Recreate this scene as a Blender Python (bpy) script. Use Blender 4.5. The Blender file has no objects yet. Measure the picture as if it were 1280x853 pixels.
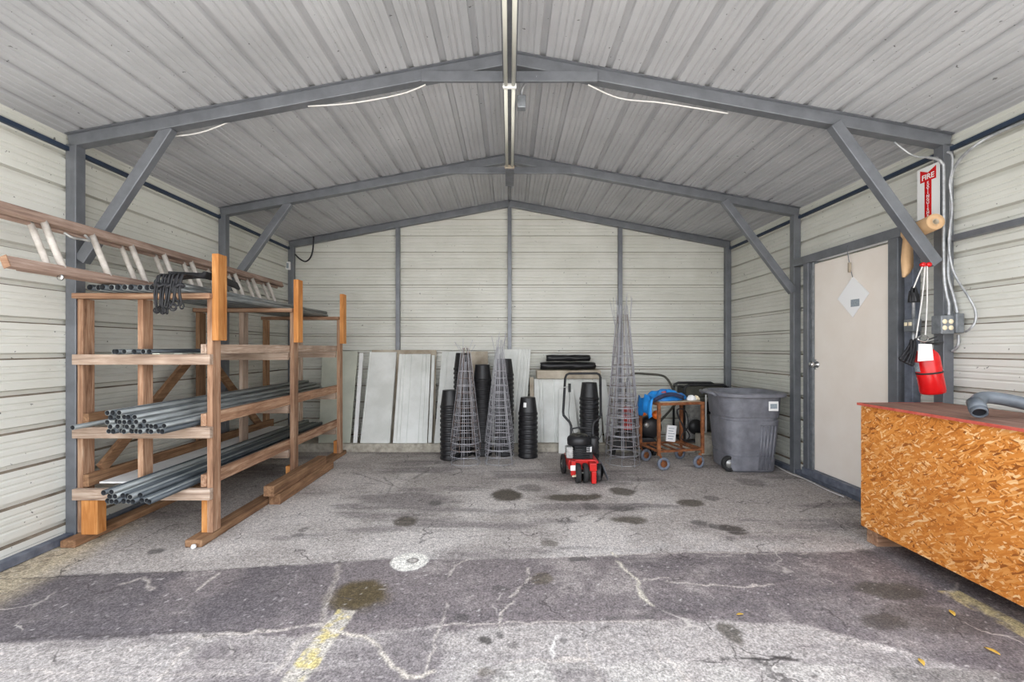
import bpy, bmesh, math, random
import numpy as np
from mathutils import Vector, Matrix, Euler
PI = math.pi
rng = random.Random(7)
SC = bpy.context.scene
COL = SC.collection

# ------------------------------------------------------------------ survey of the place
# camera stands at the origin, 1.32 m up, looking along +Y
FPX, CX, CY, H = 556.0, 637.0, 435.0, 1.32
def at(px, py, Y):
    return Vector(((px - CX) * Y / FPX, Y, H - (py - CY) * Y / FPX))
def fp(px, py):
    Y = H * FPX / (py - CY)
    return ((px - CX) * Y / FPX, Y)

# ------------------------------------------------------------------ object helpers
def setp(o, label=None, cat=None, group=None, kind=None):
    if label: o['label'] = label
    if cat: o['category'] = cat
    if group: o['group'] = group
    if kind: o['kind'] = kind
    return o
def thing(name, label, cat, loc=(0, 0, 0), rz=0.0, group=None, rot=None):
    o = bpy.data.objects.new(name, None)
    o.empty_display_size = 0.05
    COL.objects.link(o)
    o.location = loc
    o.rotation_euler = rot if rot else (0, 0, rz)
    return setp(o, label, cat, group)
def mat_of(o):
    return Matrix.LocRotScale(Vector(o.location), o.rotation_euler.to_quaternion(), Vector((1, 1, 1)))
def dup(o, loc=None, rot=None, label=None, group=None):
    c = o.copy(); COL.objects.link(c)
    if loc is not None: c.location = loc
    if rot is not None: c.rotation_euler = rot
    if label: c['label'] = label
    if group: c['group'] = group
    def rec(src, dst):
        for ch in [x for x in src.children]:
            d = ch.copy(); COL.objects.link(d); d.parent = dst
            rec(ch, d)
    rec(o, c)
    return c

class MB:
    def __init__(s): s.v = []; s.f = []; s.sm = []
    def add(s, vs, fs, smooth=False, M=None):
        b = len(s.v)
        s.v += [tuple((M @ Vector(p)) if M is not None else p) for p in vs]
        s.f += [tuple(b + i for i in f) for f in fs]
        s.sm += [smooth] * len(fs)
        return s
    def box(s, x0, x1, y0, y1, z0, z1, M=None):
        vs = [(x0,y0,z0),(x1,y0,z0),(x1,y1,z0),(x0,y1,z0),(x0,y0,z1),(x1,y0,z1),(x1,y1,z1),(x0,y1,z1)]
        return s.add(vs, [(0,3,2,1),(4,5,6,7),(0,1,5,4),(1,2,6,5),(2,3,7,6),(3,0,4,7)], M=M)
    def beam(s, p0, p1, w, h, up=(0,0,1), ext=0.0):
        """square bar from p0 to p1; w across, h along the up side"""
        p0, p1 = Vector(p0), Vector(p1)
        d = (p1 - p0).normalized(); p0 = p0 - d*ext; p1 = p1 + d*ext
        u = Vector(up); u = (u - d * u.dot(d)).normalized(); r = d.cross(u)
        vs = []
        for p in (p0, p1):
            for a, b in ((-1,-1),(1,-1),(1,1),(-1,1)):
                vs.append(tuple(p + r*a*w/2 + u*b*h/2))
        return s.add(vs, [(0,1,2,3),(7,6,5,4),(0,4,5,1),(1,5,6,2),(2,6,7,3),(3,7,4,0)])
    def tube(s, pts, r, n=8, cap=True, closed=False, rs=None):
        pts = [Vector(p) for p in pts]
        N = len(pts); vs = []; u = None
        for i, p in enumerate(pts):
            if closed: d = pts[(i+1) % N] - pts[i-1]
            else: d = pts[min(i+1, N-1)] - pts[max(i-1, 0)]
            d = d.normalized() if d.length > 1e-9 else Vector((0,0,1))
            if u is None:
                u = d.orthogonal().normalized()
            else:
                u = u - d*u.dot(d)
                u = u.normalized() if u.length > 1e-6 else d.orthogonal().normalized()
            w = d.cross(u)
            rr = rs[i] if rs else r
            for k in range(n):
                a = 2*PI*k/n
                vs.append(tuple(p + (u*math.cos(a) + w*math.sin(a))*rr))
        fs = []
        M = N if closed else N - 1
        for i in range(M):
            j = (i+1) % N
            for k in range(n):
                fs.append((i*n+k, i*n+(k+1) % n, j*n+(k+1) % n, j*n+k))
        s.add(vs, fs, True)
        if cap and not closed:
            s.add(vs[:n], [tuple(reversed(range(n)))]); s.add(vs[-n:], [tuple(range(n))])
        return s
    def lathe(s, prof, n=24, M=None, smooth=True):
        vs = []; fs = []; P = len(prof)
        for k in range(n):
            a = 2*PI*k/n
            for (r, z) in prof: vs.append((r*math.cos(a), r*math.sin(a), z))
        for k in range(n):
            j = (k+1) % n
            for i in range(P-1):
                fs.append((k*P+i, j*P+i, j*P+i+1, k*P+i+1))
        return s.add(vs, fs, smooth, M)
    def prism(s, poly, d0, d1, M=None):
        """2D outline (a,b) extruded along c from d0 to d1 : local x=a, y=c, z=b"""
        n = len(poly)
        vs = [(a, d0, b) for a, b in poly] + [(a, d1, b) for a, b in poly]
        fs = [tuple(range(n)), tuple(range(2*n-1, n-1, -1))]
        for i in range(n):
            j = (i+1) % n
            fs.append((j, i, n+i, n+j))
        return s.add(vs, fs, M=M)
    def build(s, name, mat, parent=None, bevel=0.0, world=False, seg=2):
        me = bpy.data.meshes.new(name)
        vs = s.v
        if parent is not None and world:
            Mi = mat_of(parent).inverted()
            vs = [tuple(Mi @ Vector(p)) for p in vs]
        me.from_pydata(vs, [], s.f)
        me.polygons.foreach_set('use_smooth', s.sm)
        me.materials.append(mat)
        bm = bmesh.new(); bm.from_mesh(me)
        bmesh.ops.remove_doubles(bm, verts=bm.verts, dist=1e-6)
        bmesh.ops.recalc_face_normals(bm, faces=bm.faces)
        bm.to_mesh(me); bm.free()
        o = bpy.data.objects.new(name, me); COL.objects.link(o)
        if parent is not None: o.parent = parent
        if bevel > 0:
            m = o.modifiers.new('edge', 'BEVEL'); m.width = bevel; m.segments = seg; m.limit_method = 'ANGLE'; m.angle_limit = 0.7
        return o
def rebase(o, loc):
    """put a single-mesh thing's origin at loc (its base)"""
    loc = Vector(loc)
    for v in o.data.vertices: v.co -= loc
    o.location = loc
    return o
def smooth_path(pts, n=6):
    P = [Vector(p) for p in pts]; out = []
    for i in range(len(P)-1):
        p0 = P[max(i-1,0)]; p1 = P[i]; p2 = P[i+1]; p3 = P[min(i+2,len(P)-1)]
        for k in range(n):
            t = k/n
            out.append(0.5*((2*p1)+(p2-p0)*t+(2*p0-5*p1+4*p2-p3)*t*t+(3*p1-p0-3*p2+p3)*t**3))
    out.append(P[-1])
    return out
def axisM(p0, p1):
    p0, p1 = Vector(p0), Vector(p1)
    q = (p1-p0).to_track_quat('Z', 'Y')
    return Matrix.Translation(p0) @ q.to_matrix().to_4x4()

# ------------------------------------------------------------------ materials
def srgb(r, g, b):
    return tuple(((c/255)/12.92 if c/255 <= 0.04045 else ((c/255+0.055)/1.055)**2.4) for c in (r, g, b)) + (1.0,)
class NT:
    def __init__(s, name):
        s.m = bpy.data.materials.new(name); s.m.use_nodes = True
        s.t = s.m.node_tree; s.t.nodes.clear()
        s.out = s.t.nodes.new('ShaderNodeOutputMaterial')
        s.b = s.t.nodes.new('ShaderNodeBsdfPrincipled')
        s.t.links.new(s.b.outputs[0], s.out.inputs[0])
    def n(s, typ, **kw):
        x = s.t.nodes.new(typ)
        for k, v in kw.items(): setattr(x, k, v)
        return x
    def l(s, a, b): s.t.links.new(a, b)
    def coords(s, scale=(1,1,1), kind='Object', rot=(0,0,0), rand=True):
        tc = s.n('ShaderNodeTexCoord'); mp = s.n('ShaderNodeMapping')
        mp.inputs['Scale'].default_value = scale; mp.inputs['Rotation'].default_value = rot
        src = tc.outputs[kind]
        if rand:
            oi = s.n('ShaderNodeObjectInfo'); mu = s.n('ShaderNodeMath', operation='MULTIPLY'); mu.inputs[1].default_value = 37.0
            s.l(oi.outputs['Random'], mu.inputs[0])
            ad = s.n('ShaderNodeVectorMath', operation='ADD')
            s.l(src, ad.inputs[0]); s.l(mu.outputs[0], ad.inputs[1]); src = ad.outputs[0]
        s.l(src, mp.inputs['Vector'])
        return mp.outputs[0]
    def noise(s, vec, scale, detail=4, rough=0.6, dist=0.0):
        x = s.n('ShaderNodeTexNoise'); x.inputs['Scale'].default_value = scale
        x.inputs['Detail'].default_value = detail; x.inputs['Roughness'].default_value = rough; x.inputs['Distortion'].default_value = dist
        if vec is not None: s.l(vec, x.inputs['Vector'])
        return x.outputs['Fac']
    def ramp(s, fac, stops):
        x = s.n('ShaderNodeValToRGB'); e = x.color_ramp.elements
        while len(e) < len(stops): e.new(0.5)
        for el, (p, c) in zip(e, stops): el.position = p; el.color = c
        s.l(fac, x.inputs[0])
        return x.outputs[0]
    def mix(s, fac, a, b, mode='MIX'):
        x = s.n('ShaderNodeMix', data_type='RGBA', blend_type=mode)
        for sock, v in ((x.inputs[0], fac), (x.inputs[6], a), (x.inputs[7], b)):
            if hasattr(v, 'links') or hasattr(v, 'is_output'): s.l(v, sock)
            else: sock.default_value = v
        return x.outputs[2]
    def bump(s, h, strength=0.3, dist=0.005):
        x = s.n('ShaderNodeBump'); x.inputs['Strength'].default_value = strength; x.inputs['Distance'].default_value = dist
        s.l(h, x.inputs['Height']); s.l(x.outputs[0], s.b.inputs['Normal'])
    def fin(s, color=None, rough=0.5, metal=0.0, spec=None):
        if color is not None:
            if hasattr(color, 'is_output'): s.l(color, s.b.inputs['Base Color'])
            else: s.b.inputs['Base Color'].default_value = color
        if hasattr(rough, 'is_output'): s.l(rough, s.b.inputs['Roughness'])
        else: s.b.inputs['Roughness'].default_value = rough
        s.b.inputs['Metallic'].default_value = metal
        if spec is not None: s.b.inputs['Specular IOR Level'].default_value = spec
        return s.m
def mottled(name, c1, c2, scale=8, rough=0.5, metal=0.0, bump=0.0, detail=5, lo=0.35, hi=0.65, sc=(1,1,1), kind='Object', spec=None, rand=True):
    t = NT(name); v = t.coords(sc, kind, rand=rand); f = t.noise(v, scale, detail)
    col = t.ramp(f, [(lo, c1), (hi, c2)])
    if bump: t.bump(t.noise(v, scale*4, 3), bump, 0.003)
    return t.fin(col, rough, metal, spec)
def wood(name, axis, dark, mid, light, grey=0.0):
    t = NT(name)
    sc = [9, 9, 9]; sc[axis] = 0.7
    v = t.coords(tuple(sc))
    f = t.noise(v, 3.2, 8, 0.65, 1.2)
    col = t.ramp(f, [(0.28, dark), (0.5, mid), (0.72, light)])
    v2 = t.coords((1,1,1)); blot = t.noise(v2, 3.5, 3)
    col = t.mix(t.ramp(blot, [(0.45, (0,0,0,1)), (0.75, (0.55,0.55,0.55,1))]), col, dark)
    oi = t.n('ShaderNodeObjectInfo'); hs = t.n('ShaderNodeHueSaturation'); mr = t.n('ShaderNodeMapRange')
    mr.inputs[3].default_value = 0.8; mr.inputs[4].default_value = 1.2
    t.l(oi.outputs['Random'], mr.inputs[0]); t.l(mr.outputs[0], hs.inputs['Value']); t.l(col, hs.inputs['Color'])
    t.bump(f, 0.35, 0.003)
    return t.fin(hs.outputs[0], 0.75, 0, 0.25)

M = {}
def sheet_mat(name, base, dirt, axis):
    t = NT(name); v = t.coords((1,1,1), rand=False)
    big = t.noise(v, 1.3, 4); col = t.ramp(big, [(0.3, dirt), (0.7, base)])
    sc = [7, 7, 7]; sc[axis] = 0.35
    st = t.noise(t.coords(tuple(sc), rand=False), 2.0, 5)
    col = t.mix(t.ramp(st, [(0.55, (0,0,0,1)), (0.85, (0.25,0.25,0.25,1))]), col, dirt)
    sp = t.noise(v, 34, 2, 0.5)
    col = t.mix(t.ramp(sp, [(0.72, (0,0,0,1)), (0.75, (0.8,0.8,0.8,1))]), col, srgb(70, 68, 66))
    return t.fin(col, 0.42, 0.0, 0.45)
M['wall'] = sheet_mat('painted_sheet_wall', srgb(220, 220, 212), srgb(200, 200, 190), 1)
M['wallb'] = sheet_mat('painted_sheet_back', srgb(220, 220, 212), srgb(200, 200, 190), 0)
M['dust'] = mottled('brown_ledge_dust_and_shade', srgb(112, 100, 86), srgb(150, 138, 122), 9, 0.9, rand=False)  # brown dusting and rib shade painted as one, to darken the rib lines
M['roof'] = sheet_mat('painted_sheet_roof', srgb(188, 189, 191), srgb(166, 167, 169), 1)
M['steel'] = mottled('galvanised_steel', srgb(108, 111, 116), srgb(122, 125, 130), 8, 0.36, 0.35)
M['bluesteel'] = mottled('blue_steel_rail', srgb(92, 98, 112), srgb(124, 130, 142), 12, 0.5, 0.3)
M['bluetrim'] = mottled('blue_eave_trim', srgb(38, 50, 68), srgb(50, 64, 84), 12, 0.5, 0.1)
for i, ax in enumerate('xyz'):
    M['w'+ax] = wood('weathered_lumber_'+ax, i, srgb(104, 74, 56), srgb(160, 124, 98), srgb(196, 168, 142))
    M['g'+ax] = wood('grey_lumber_'+ax, i, srgb(118, 98, 84), srgb(170, 148, 130), srgb(202, 186, 170))
    M['b'+ax] = wood('brown_lumber_'+ax, i, srgb(94, 68, 50), srgb(142, 108, 80), srgb(174, 140, 108))
    M['o'+ax] = wood('fresh_lumber_'+ax, i, srgb(160, 98, 48), srgb(200, 136, 76), srgb(222, 166, 106))
M['ladder'] = wood('ladder_rail_wood', 1, srgb(110, 90, 78), srgb(156, 132, 118), srgb(184, 164, 150))
M['rung'] = mottled('pale_ladder_rung', srgb(178, 170, 160), srgb(206, 200, 192), 18, 0.6)
M['conduit'] = mottled('grey_conduit', srgb(108, 112, 112), srgb(146, 150, 148), 10, 0.35, 0.3, sc=(4,0.5,4))
M['conduitd'] = mottled('dark_conduit', srgb(52, 58, 62), srgb(78, 84, 88), 10, 0.4, 0.2, sc=(4,0.5,4))
M['boreshade'] = NT('painted_bore_shade').fin(srgb(16, 20, 26), 0.7)  # near-black colour paints the darkness inside open pipe ends
M['black'] = mottled('black_plastic', srgb(24, 24, 26), srgb(36, 36, 38), 20, 0.42)
M['rubber'] = mottled('black_rubber', srgb(30, 30, 30), srgb(46, 46, 46), 30, 0.8)
M['cord'] = mottled('black_cord', srgb(18, 18, 20), srgb(34, 34, 38), 60, 0.6)
M['wire'] = mottled('galvanised_wire', srgb(150, 150, 156), srgb(186, 186, 190), 9, 0.45, 0.0)
M['rustwire'] = mottled('rusty_wire', srgb(96, 72, 58), srgb(150, 140, 136), 5, 0.7, 0.2)
M['rust'] = mottled('rusty_steel', srgb(98, 54, 30), srgb(156, 100, 60), 16, 0.85, 0.1, bump=0.4)
M['red'] = mottled('red_paint', srgb(178, 24, 22), srgb(206, 36, 30), 10, 0.35)
M['redglossy'] = mottled('extinguisher_red', srgb(196, 14, 18), srgb(214, 24, 26), 10, 0.18)
M['white'] = mottled('white_paint', srgb(226, 226, 224), srgb(240, 240, 238), 6, 0.5)
M['signwhite'] = NT('white_sign_face').fin((0.93, 0.93, 0.93, 1), 0.15)
M['whiteplastic'] = NT('white_label').fin(srgb(238, 238, 236), 0.5)
M['panel'] = mottled('off_white_panel', srgb(206, 208, 202), srgb(228, 230, 226), 3, 0.5)
M['panelg'] = mottled('greenish_panel', srgb(176, 180, 166), srgb(196, 198, 184), 3, 0.55)
M['tan'] = mottled('tan_panel', srgb(150, 136, 116), srgb(196, 186, 168), 4, 0.6)
M['chrome'] = NT('bright_metal').fin(srgb(196, 196, 194), 0.22, 0.9)
M['alu'] = mottled('cast_aluminium', srgb(150, 150, 148), srgb(196, 196, 192), 24, 0.4, 0.6)
M['bin'] = mottled('grey_bin_plastic', srgb(106, 107, 114), srgb(130, 131, 138), 9, 0.42, bump=0.05)
M['door'] = mottled('cream_door', srgb(238, 228, 216), srgb(244, 236, 226), 2.2, 0.5, rand=False)
M['kraft'] = mottled('kraft_paper', srgb(192, 156, 116), srgb(214, 180, 140), 5, 0.8)
M['concrete'] = mottled('concrete_block', srgb(150, 144, 132), srgb(192, 186, 172), 14, 0.9, bump=0.5)
M['tarp'] = mottled('blue_tarp', srgb(22, 112, 190), srgb(40, 146, 224), 6, 0.45)
M['navy'] = mottled('dark_navy_cloth', srgb(24, 30, 52), srgb(48, 56, 84), 16, 0.8)
M['orange'] = mottled('orange_plastic', srgb(216, 96, 20), srgb(236, 122, 40), 9, 0.4)
M['tank'] = mottled('dark_tank', srgb(52, 52, 44), srgb(78, 76, 66), 9, 0.6)
M['cable'] = NT('white_cable').fin(srgb(206, 204, 200), 0.5)
M['greycable'] = mottled('grey_flexible_conduit', srgb(150, 152, 154), srgb(186, 188, 190), 30, 0.4, 0.4)
M['cream'] = NT('ivory_receptacle').fin(srgb(232, 218, 186), 0.4)
M['greybox'] = mottled('grey_box_metal', srgb(112, 116, 120), srgb(140, 144, 148), 20, 0.45, 0.4)
M['pvc'] = mottled('grey_pvc', srgb(84, 90, 96), srgb(104, 110, 116), 12, 0.35)
M['leaf'] = mottled('yellow_leaf', srgb(196, 150, 50), srgb(222, 188, 90), 40, 0.7)
M['tube'] = NT('unlit_lamp_tube').fin(srgb(226, 226, 214), 0.3)
M['lighthouse'] = mottled('lamp_housing', srgb(96, 98, 104), srgb(118, 120, 126), 10, 0.5, 0.3)
M['ply'] = wood('brown_plywood', 1, srgb(112, 80, 68), srgb(150, 116, 100), srgb(172, 140, 122))
M['rededge'] = mottled('red_painted_edge', srgb(176, 70, 58), srgb(198, 96, 80), 20, 0.7)
M['wheelgrey'] = mottled('grey_rubber_tyre', srgb(92, 98, 112), srgb(120, 126, 138), 20, 0.7)
M['stickergrey'] = mottled('printed_sticker', srgb(120, 132, 142), srgb(170, 180, 186), 120, 0.5)

def osb():
    t = NT('oriented_strand_board')
    base = None
    vlist = [(1.05, 0), (1.95, 0), (0.35, 0), (2.6, 0)]
    cols = []
    for i, (a, sc) in enumerate(vlist):
        tc = t.n('ShaderNodeTexCoord')
        ns = t.n('ShaderNodeTexNoise'); ns.inputs['Scale'].default_value = 14; t.l(tc.outputs['Object'], ns.inputs['Vector'])
        ad = t.n('ShaderNodeMix', data_type='VECTOR'); ad.inputs[0].default_value = 0.03
        t.l(tc.outputs['Object'], ad.inputs[4]); t.l(ns.outputs['Color'], ad.inputs[5])
        mp = t.n('ShaderNodeMapping', vector_type='TEXTURE')
        mp.inputs['Rotation'].default_value = (a, 0, 0)
        mp.inputs['Scale'].default_value = (1, 0.042, 0.0095)
        mp.inputs['Location'].default_value = (i*3.1, i*1.7, i*2.3)
        t.l(ad.outputs[1], mp.inputs['Vector'])
        vo = t.n('ShaderNodeTexVoronoi'); vo.inputs['Scale'].default_value = 1.0
        t.l(mp.outputs[0], vo.inputs['Vector'])
        sep = t.n('ShaderNodeSeparateColor'); t.l(vo.outputs['Color'], sep.inputs[0])
        cols.append(sep.outputs)
    pal = lambda f: t.ramp(f, [(0.0, srgb(132, 72, 26)), (0.18, srgb(190, 114, 44)), (0.55, srgb(212, 136, 60)), (0.83, srgb(224, 158, 86)), (1.0, srgb(246, 208, 156))])
    col = pal(cols[0][0])
    for i in (1, 2, 3):
        fac = t.ramp(cols[i][1], [(0.52, (0,0,0,1)), (0.56, (1,1,1,1))])
        col = t.mix(fac, col, pal(cols[i][0]))
    v = t.coords((1,1,1), rand=False)
    sp = t.noise(v, 60, 3)
    col = t.mix(t.ramp(sp, [(0.68, (0,0,0,1)), (0.76, (0.7,0.7,0.7,1))]), col, srgb(96, 52, 24))
    bl = t.noise(v, 2.4, 3)
    col = t.mix(t.ramp(bl, [(0.4, (0.28,0.28,0.28,1)), (0.65, (0,0,0,1))]), col, srgb(176, 104, 44))
    t.bump(cols[0][0], 0.15, 0.002)
    return t.fin(col, 0.6, 0, 0.3)
M['osb'] = osb()

# ------------------------------------------------------------------ the shell
WX, YB, YF = 3.05, 6.20, 1.45          # wall sheets at x=±3.05, back sheet, open front
RZ, RS = 3.355, 0.187                   # ridge height and slope of the roof's underside
PITCH = 0.2286
GW, GD = 0.022, 0.032
def profile(s0, s1, phase):
    """(s, depth) along a ribbed sheet: one deep rib and three shallow ones per pitch"""
    pts = [(s0, 0.0)]
    k0 = math.floor((s0-phase)/PITCH) - 1; k1 = math.ceil((s1-phase)/PITCH) + 1
    for k in range(k0, k1):
        c = phase + k*PITCH
        for ds, d in ((-GW, 0), (-GW+0.009, GD), (GW-0.009, GD), (GW, 0),
                      (0.064, 0), (0.070, 0.006), (0.078, 0.006), (0.084, 0),
                      (0.1083, 0), (0.1143, 0.006), (0.1223, 0.006), (0.1283, 0),
                      (0.149, 0), (0.155, 0.006), (0.163, 0.006), (0.169, 0)):
            if s0 < c+ds < s1: pts.append((c+ds, d))
    pts.append((s1, 0.0))
    return sorted(pts)
def strip(mb, pts, f0, f1):
    n = len(pts)
    vs = [f0(s, d) for s, d in pts] + [f1(s, d) for s, d in pts]
    mb.add(vs, [(i, i+1, n+i+1, n+i) for i in range(n-1)])
def struct(o, label=None, cat=None):
    o['kind'] = 'structure'
    if label: o['label'] = label
    if cat: o['category'] = cat
    return o
def dust_shade_ledges(o):
    """brown dusting and painted groove shade tint the upward ledge of every deep rib of a wall sheet"""
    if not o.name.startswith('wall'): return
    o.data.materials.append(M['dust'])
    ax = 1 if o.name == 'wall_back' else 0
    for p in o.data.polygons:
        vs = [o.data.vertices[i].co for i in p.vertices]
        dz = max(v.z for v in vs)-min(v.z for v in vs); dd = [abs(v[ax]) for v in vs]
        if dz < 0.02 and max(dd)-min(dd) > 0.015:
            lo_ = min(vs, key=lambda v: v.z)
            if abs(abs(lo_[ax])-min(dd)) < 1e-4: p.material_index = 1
def shell(mb, name, mat, label, cat):
    me_o = mb.build(name, mat)
    dust_shade_ledges(me_o)
    m = me_o.modifiers.new('gauge', 'SOLIDIFY'); m.thickness = 0.0015; m.offset = 0
    return struct(me_o, label, cat)
WPH = 2.867
mb = MB(); strip(mb, profile(0.0, 2.80, WPH), lambda s, d: (-WX-d, YF, s), lambda s, d: (-WX-d, YB, s))
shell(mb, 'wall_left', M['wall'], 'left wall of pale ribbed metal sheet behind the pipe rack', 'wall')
DY0, DY1, DZ = 3.50, 4.38, 2.147
mb = MB()
for y0, y1, z0, z1 in ((YF, DY0, 0, 2.8), (DY1, YB, 0, 2.8), (DY0, DY1, DZ, 2.8)):
    strip(mb, profile(z0, z1, WPH), lambda s, d: (WX+d, y0, s), lambda s, d: (WX+d, y1, s))
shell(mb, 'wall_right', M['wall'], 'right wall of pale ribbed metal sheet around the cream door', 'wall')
# back wall, cut to the gable
mb = MB(); strip(mb, profile(0.0, 3.45, WPH), lambda s, d: (-WX-0.02, YB+d, s), lambda s, d: (WX+0.02, YB+d, s))
bw = mb.build('wall_back', M['wallb'])
bm = bmesh.new(); bm.from_mesh(bw.data)
for sg in (-1, 1):
    bmesh.ops.bisect_plane(bm, geom=bm.verts[:]+bm.edges[:]+bm.faces[:], plane_co=(0, 0, RZ+0.002), plane_no=(sg*RS, 0, 1), clear_outer=True)
bm.to_mesh(bw.data); bm.free()
m_ = bw.modifiers.new('gauge', 'SOLIDIFY'); m_.thickness = 0.0015; m_.offset = 0
dust_shade_ledges(bw); struct(bw, 'gabled back wall of pale ribbed metal sheet', 'wall')
# roof: ribs run front to back
GW, GD = 0.026, 0.024
mb = MB(); cs = 1/math.hypot(1, RS); sn = RS*cs
for sg in (-1, 1):
    pr = profile(0.0, 3.22, 0.0)
    f = lambda y: (lambda s, d: (sg*(s*cs + d*sn), y, RZ - s*sn + d*cs))
    strip(mb, pr, f(YF-0.08), f(YB+0.05))
shell(mb, 'ceiling', M['roof'], 'ribbed pale metal underside of the gabled roof', 'ceiling')

T = 0.072
def sbar(name, p0, p1, w, h, label, cat, up=(0,0,1), mat='steel', ext=0):
    o = MB().beam(p0, p1, w, h, up, ext).build(name, M[mat], bevel=0.004)
    return struct(o, label, cat)
frames = [(3.087, 'first'), (4.69, 'second'), (6.15, 'back')]
for fy, nm in frames:
    for sg, sd in ((-1, 'left'), (1, 'right')):
        sbar('steel_column', (sg*(WX-T/2-0.002), fy, 0.0), (sg*(WX-T/2-0.002), fy, 2.72), T, T,
             f'grey square steel column of the {nm} frame on the {sd} wall', 'column', up=(0,1,0))
        x1 = WX-0.02
        off = 0.046
        sbar('rafter_beam', (sg*0.0, fy, RZ-off), (sg*x1, fy, RZ-off-RS*x1), T, 0.08,
             f'grey steel rafter of the {nm} frame sloping to the {sd} wall', 'rafter')
        fl = MB().beam((0, fy, RZ-0.006), (sg*x1, fy, RZ-0.006-RS*x1), T+0.05, 0.005).build('rafter_flange', M['steel']); fl['kind'] = 'structure'; setp(fl, f'thin steel flange on top of the {nm} rafter towards the {sd} wall', 'flange')
    if nm != 'back':
        hx = 0.60 if nm == 'first' else 0.64
        o = MB().box(-hx, hx, fy-0.062, fy-0.037, 3.135, 3.205).build('tie_beam', M['steel'], bevel=0.003)
        struct(o, f'short level steel tie under the ridge of the {nm} frame', 'beam')
        for sg, sd in ((-1, 'left'), (1, 'right')):
            xa, za, xb, zb = (((2.30, 2.83, 2.925, 1.89) if sg < 0 else (2.20, 2.84, 2.89, 1.89)) if nm == 'first' else ((2.29, 2.84, 2.93, 1.90) if sg < 0 else (2.23, 2.85, 2.945, 1.90)))
            yb_ = fy-0.064
            if sg < 0: (xa, za, xb, zb), yb_ = ((2.354, 2.847, 2.965, 1.922) if nm == 'first' else (2.32, 2.85, 2.965, 1.94)), fy
            sbar('brace_beam', (sg*xa, yb_, za), (sg*xb, yb_, zb), 0.055, 0.075,
                 f'slanted grey steel brace of the {nm} frame at the {sd} column', 'brace', up=(sg*1,0,0.77))
for x, l in ((-1.545, 'left of the centre'), (0.0, 'at the centre'), (1.53, 'right of the centre')):
    zt = RZ - 0.085 - RS*abs(x)
    sbar('wall_column', (x, YB-0.04, 0.0), (x, YB-0.04, zt), 0.055, 0.055, f'grey steel stud on the back wall {l}', 'column', up=(0,1,0))
for sg, sd in ((-1, 'left'), (1, 'right')):
    struct(MB().box(*sorted((sg*(WX-0.03), sg*(WX-0.003))), YF, YB, 2.672, 2.70).build('trim_%d' % (1 if sg < 0 else 2), M['bluetrim']),
           f'dark blue strip along the {sd} eave', 'trim')
    struct(MB().box(*sorted((sg*(WX-0.06), sg*(WX-0.002))), YF, YB-0.06, 0.0, 0.05).build('baseboard_'+sd, M['bluesteel'], bevel=0.004),
           f'blue grey steel rail along the foot of the {sd} wall', 'base rail')
# concrete kerb along the back wall
mb = MB(); mb.box(-2.95, 2.86, 5.64, 6.10, -0.02, 0.10)
struct(mb.build('kerb_back', M['concrete'], bevel=0.015), 'low rough concrete kerb along the back wall', 'kerb')

# right wall framing and door
def fr(name, y0, y1, z0, z1, label, x0=2.965, x1=3.035, mat='steel'):
    return struct(MB().box(x0, x1, y0, y1, z0, z1).build(name, M[mat], bevel=0.004), label, 'trim')
fr('trim_3', 3.13, 4.65, 2.165, 2.245, 'level steel header above the cream door')
fr('trim_4', DY1+0.045, DY1+0.115, 0.05, 2.165, 'steel jamb beside the latch edge of the cream door')
fr('trim_5', DY1+0.0, DY1+0.042, 0.05, 2.165, 'pale door frame strip at the latch edge', 2.985, 3.04, 'greybox')
fr('trim_6', DY0-0.10, DY0-0.012, 0.05, 2.165, 'steel jamb beside the hinge edge of the cream door')
fr('trim_7', DY0-0.205, DY0-0.135, 0.05, 2.165, 'blue grey steel upright between door and column', 2.985, 3.045, 'bluesteel')
fr('trim_8', DY0-0.1, DY1+0.12, 0.05, 0.118, 'steel threshold rail under the cream door', 2.955, 3.04, 'bluesteel')
fr('trim_9', YF, 3.045, 2.045, 2.085, 'thin level steel rail on the right wall beyond the column', 2.995, 3.045)
dr = struct(MB().box(3.0, 3.04, DY0+0.004, DY1-0.004, 0.122, DZ-0.003).build('door_1', M['door'], bevel=0.003), 'cream flush door in the right wall', 'door')
ky, kz = 4.335, H-(456-CY)*4.335/FPX
mb = MB()
mb.lathe([(0, 0), (0.032, 0), (0.032, 0.008), (0.012, 0.012), (0.011, 0.035), (0.026, 0.045), (0.029, 0.06), (0.022, 0.075), (0, 0.078)], 20, Matrix.Translation((3.0, ky, kz)) @ Matrix.Rotation(-PI/2, 4, 'Y'))
o = mb.build('door_handle', M['chrome'], dr); o['label'] = 'round metal door knob'
o = MB().box(2.998, 3.001, DY1-0.03, DY1-0.006, kz-0.05, kz+0.05).build('latch_plate', M['chrome'], dr)

# ------------------------------------------------------------------ ground and floor
t = NT('pale_bounce_concrete'); v = t.coords((1,1,1), rand=False)
col = t.ramp(t.noise(v, 0.7, 6), [(0.3, srgb(168, 164, 158)), (0.7, srgb(196, 192, 186))]); t.fin(col, 0.9)  # unseen yard kept pale so sunlight bounces up to the ceiling
struct(MB().box(-30, 30, -34, 26, -0.30, -0.03).build('ground', t.m), 'unseen yard outside the building, made pale concrete to bounce light in', 'ground')

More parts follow.
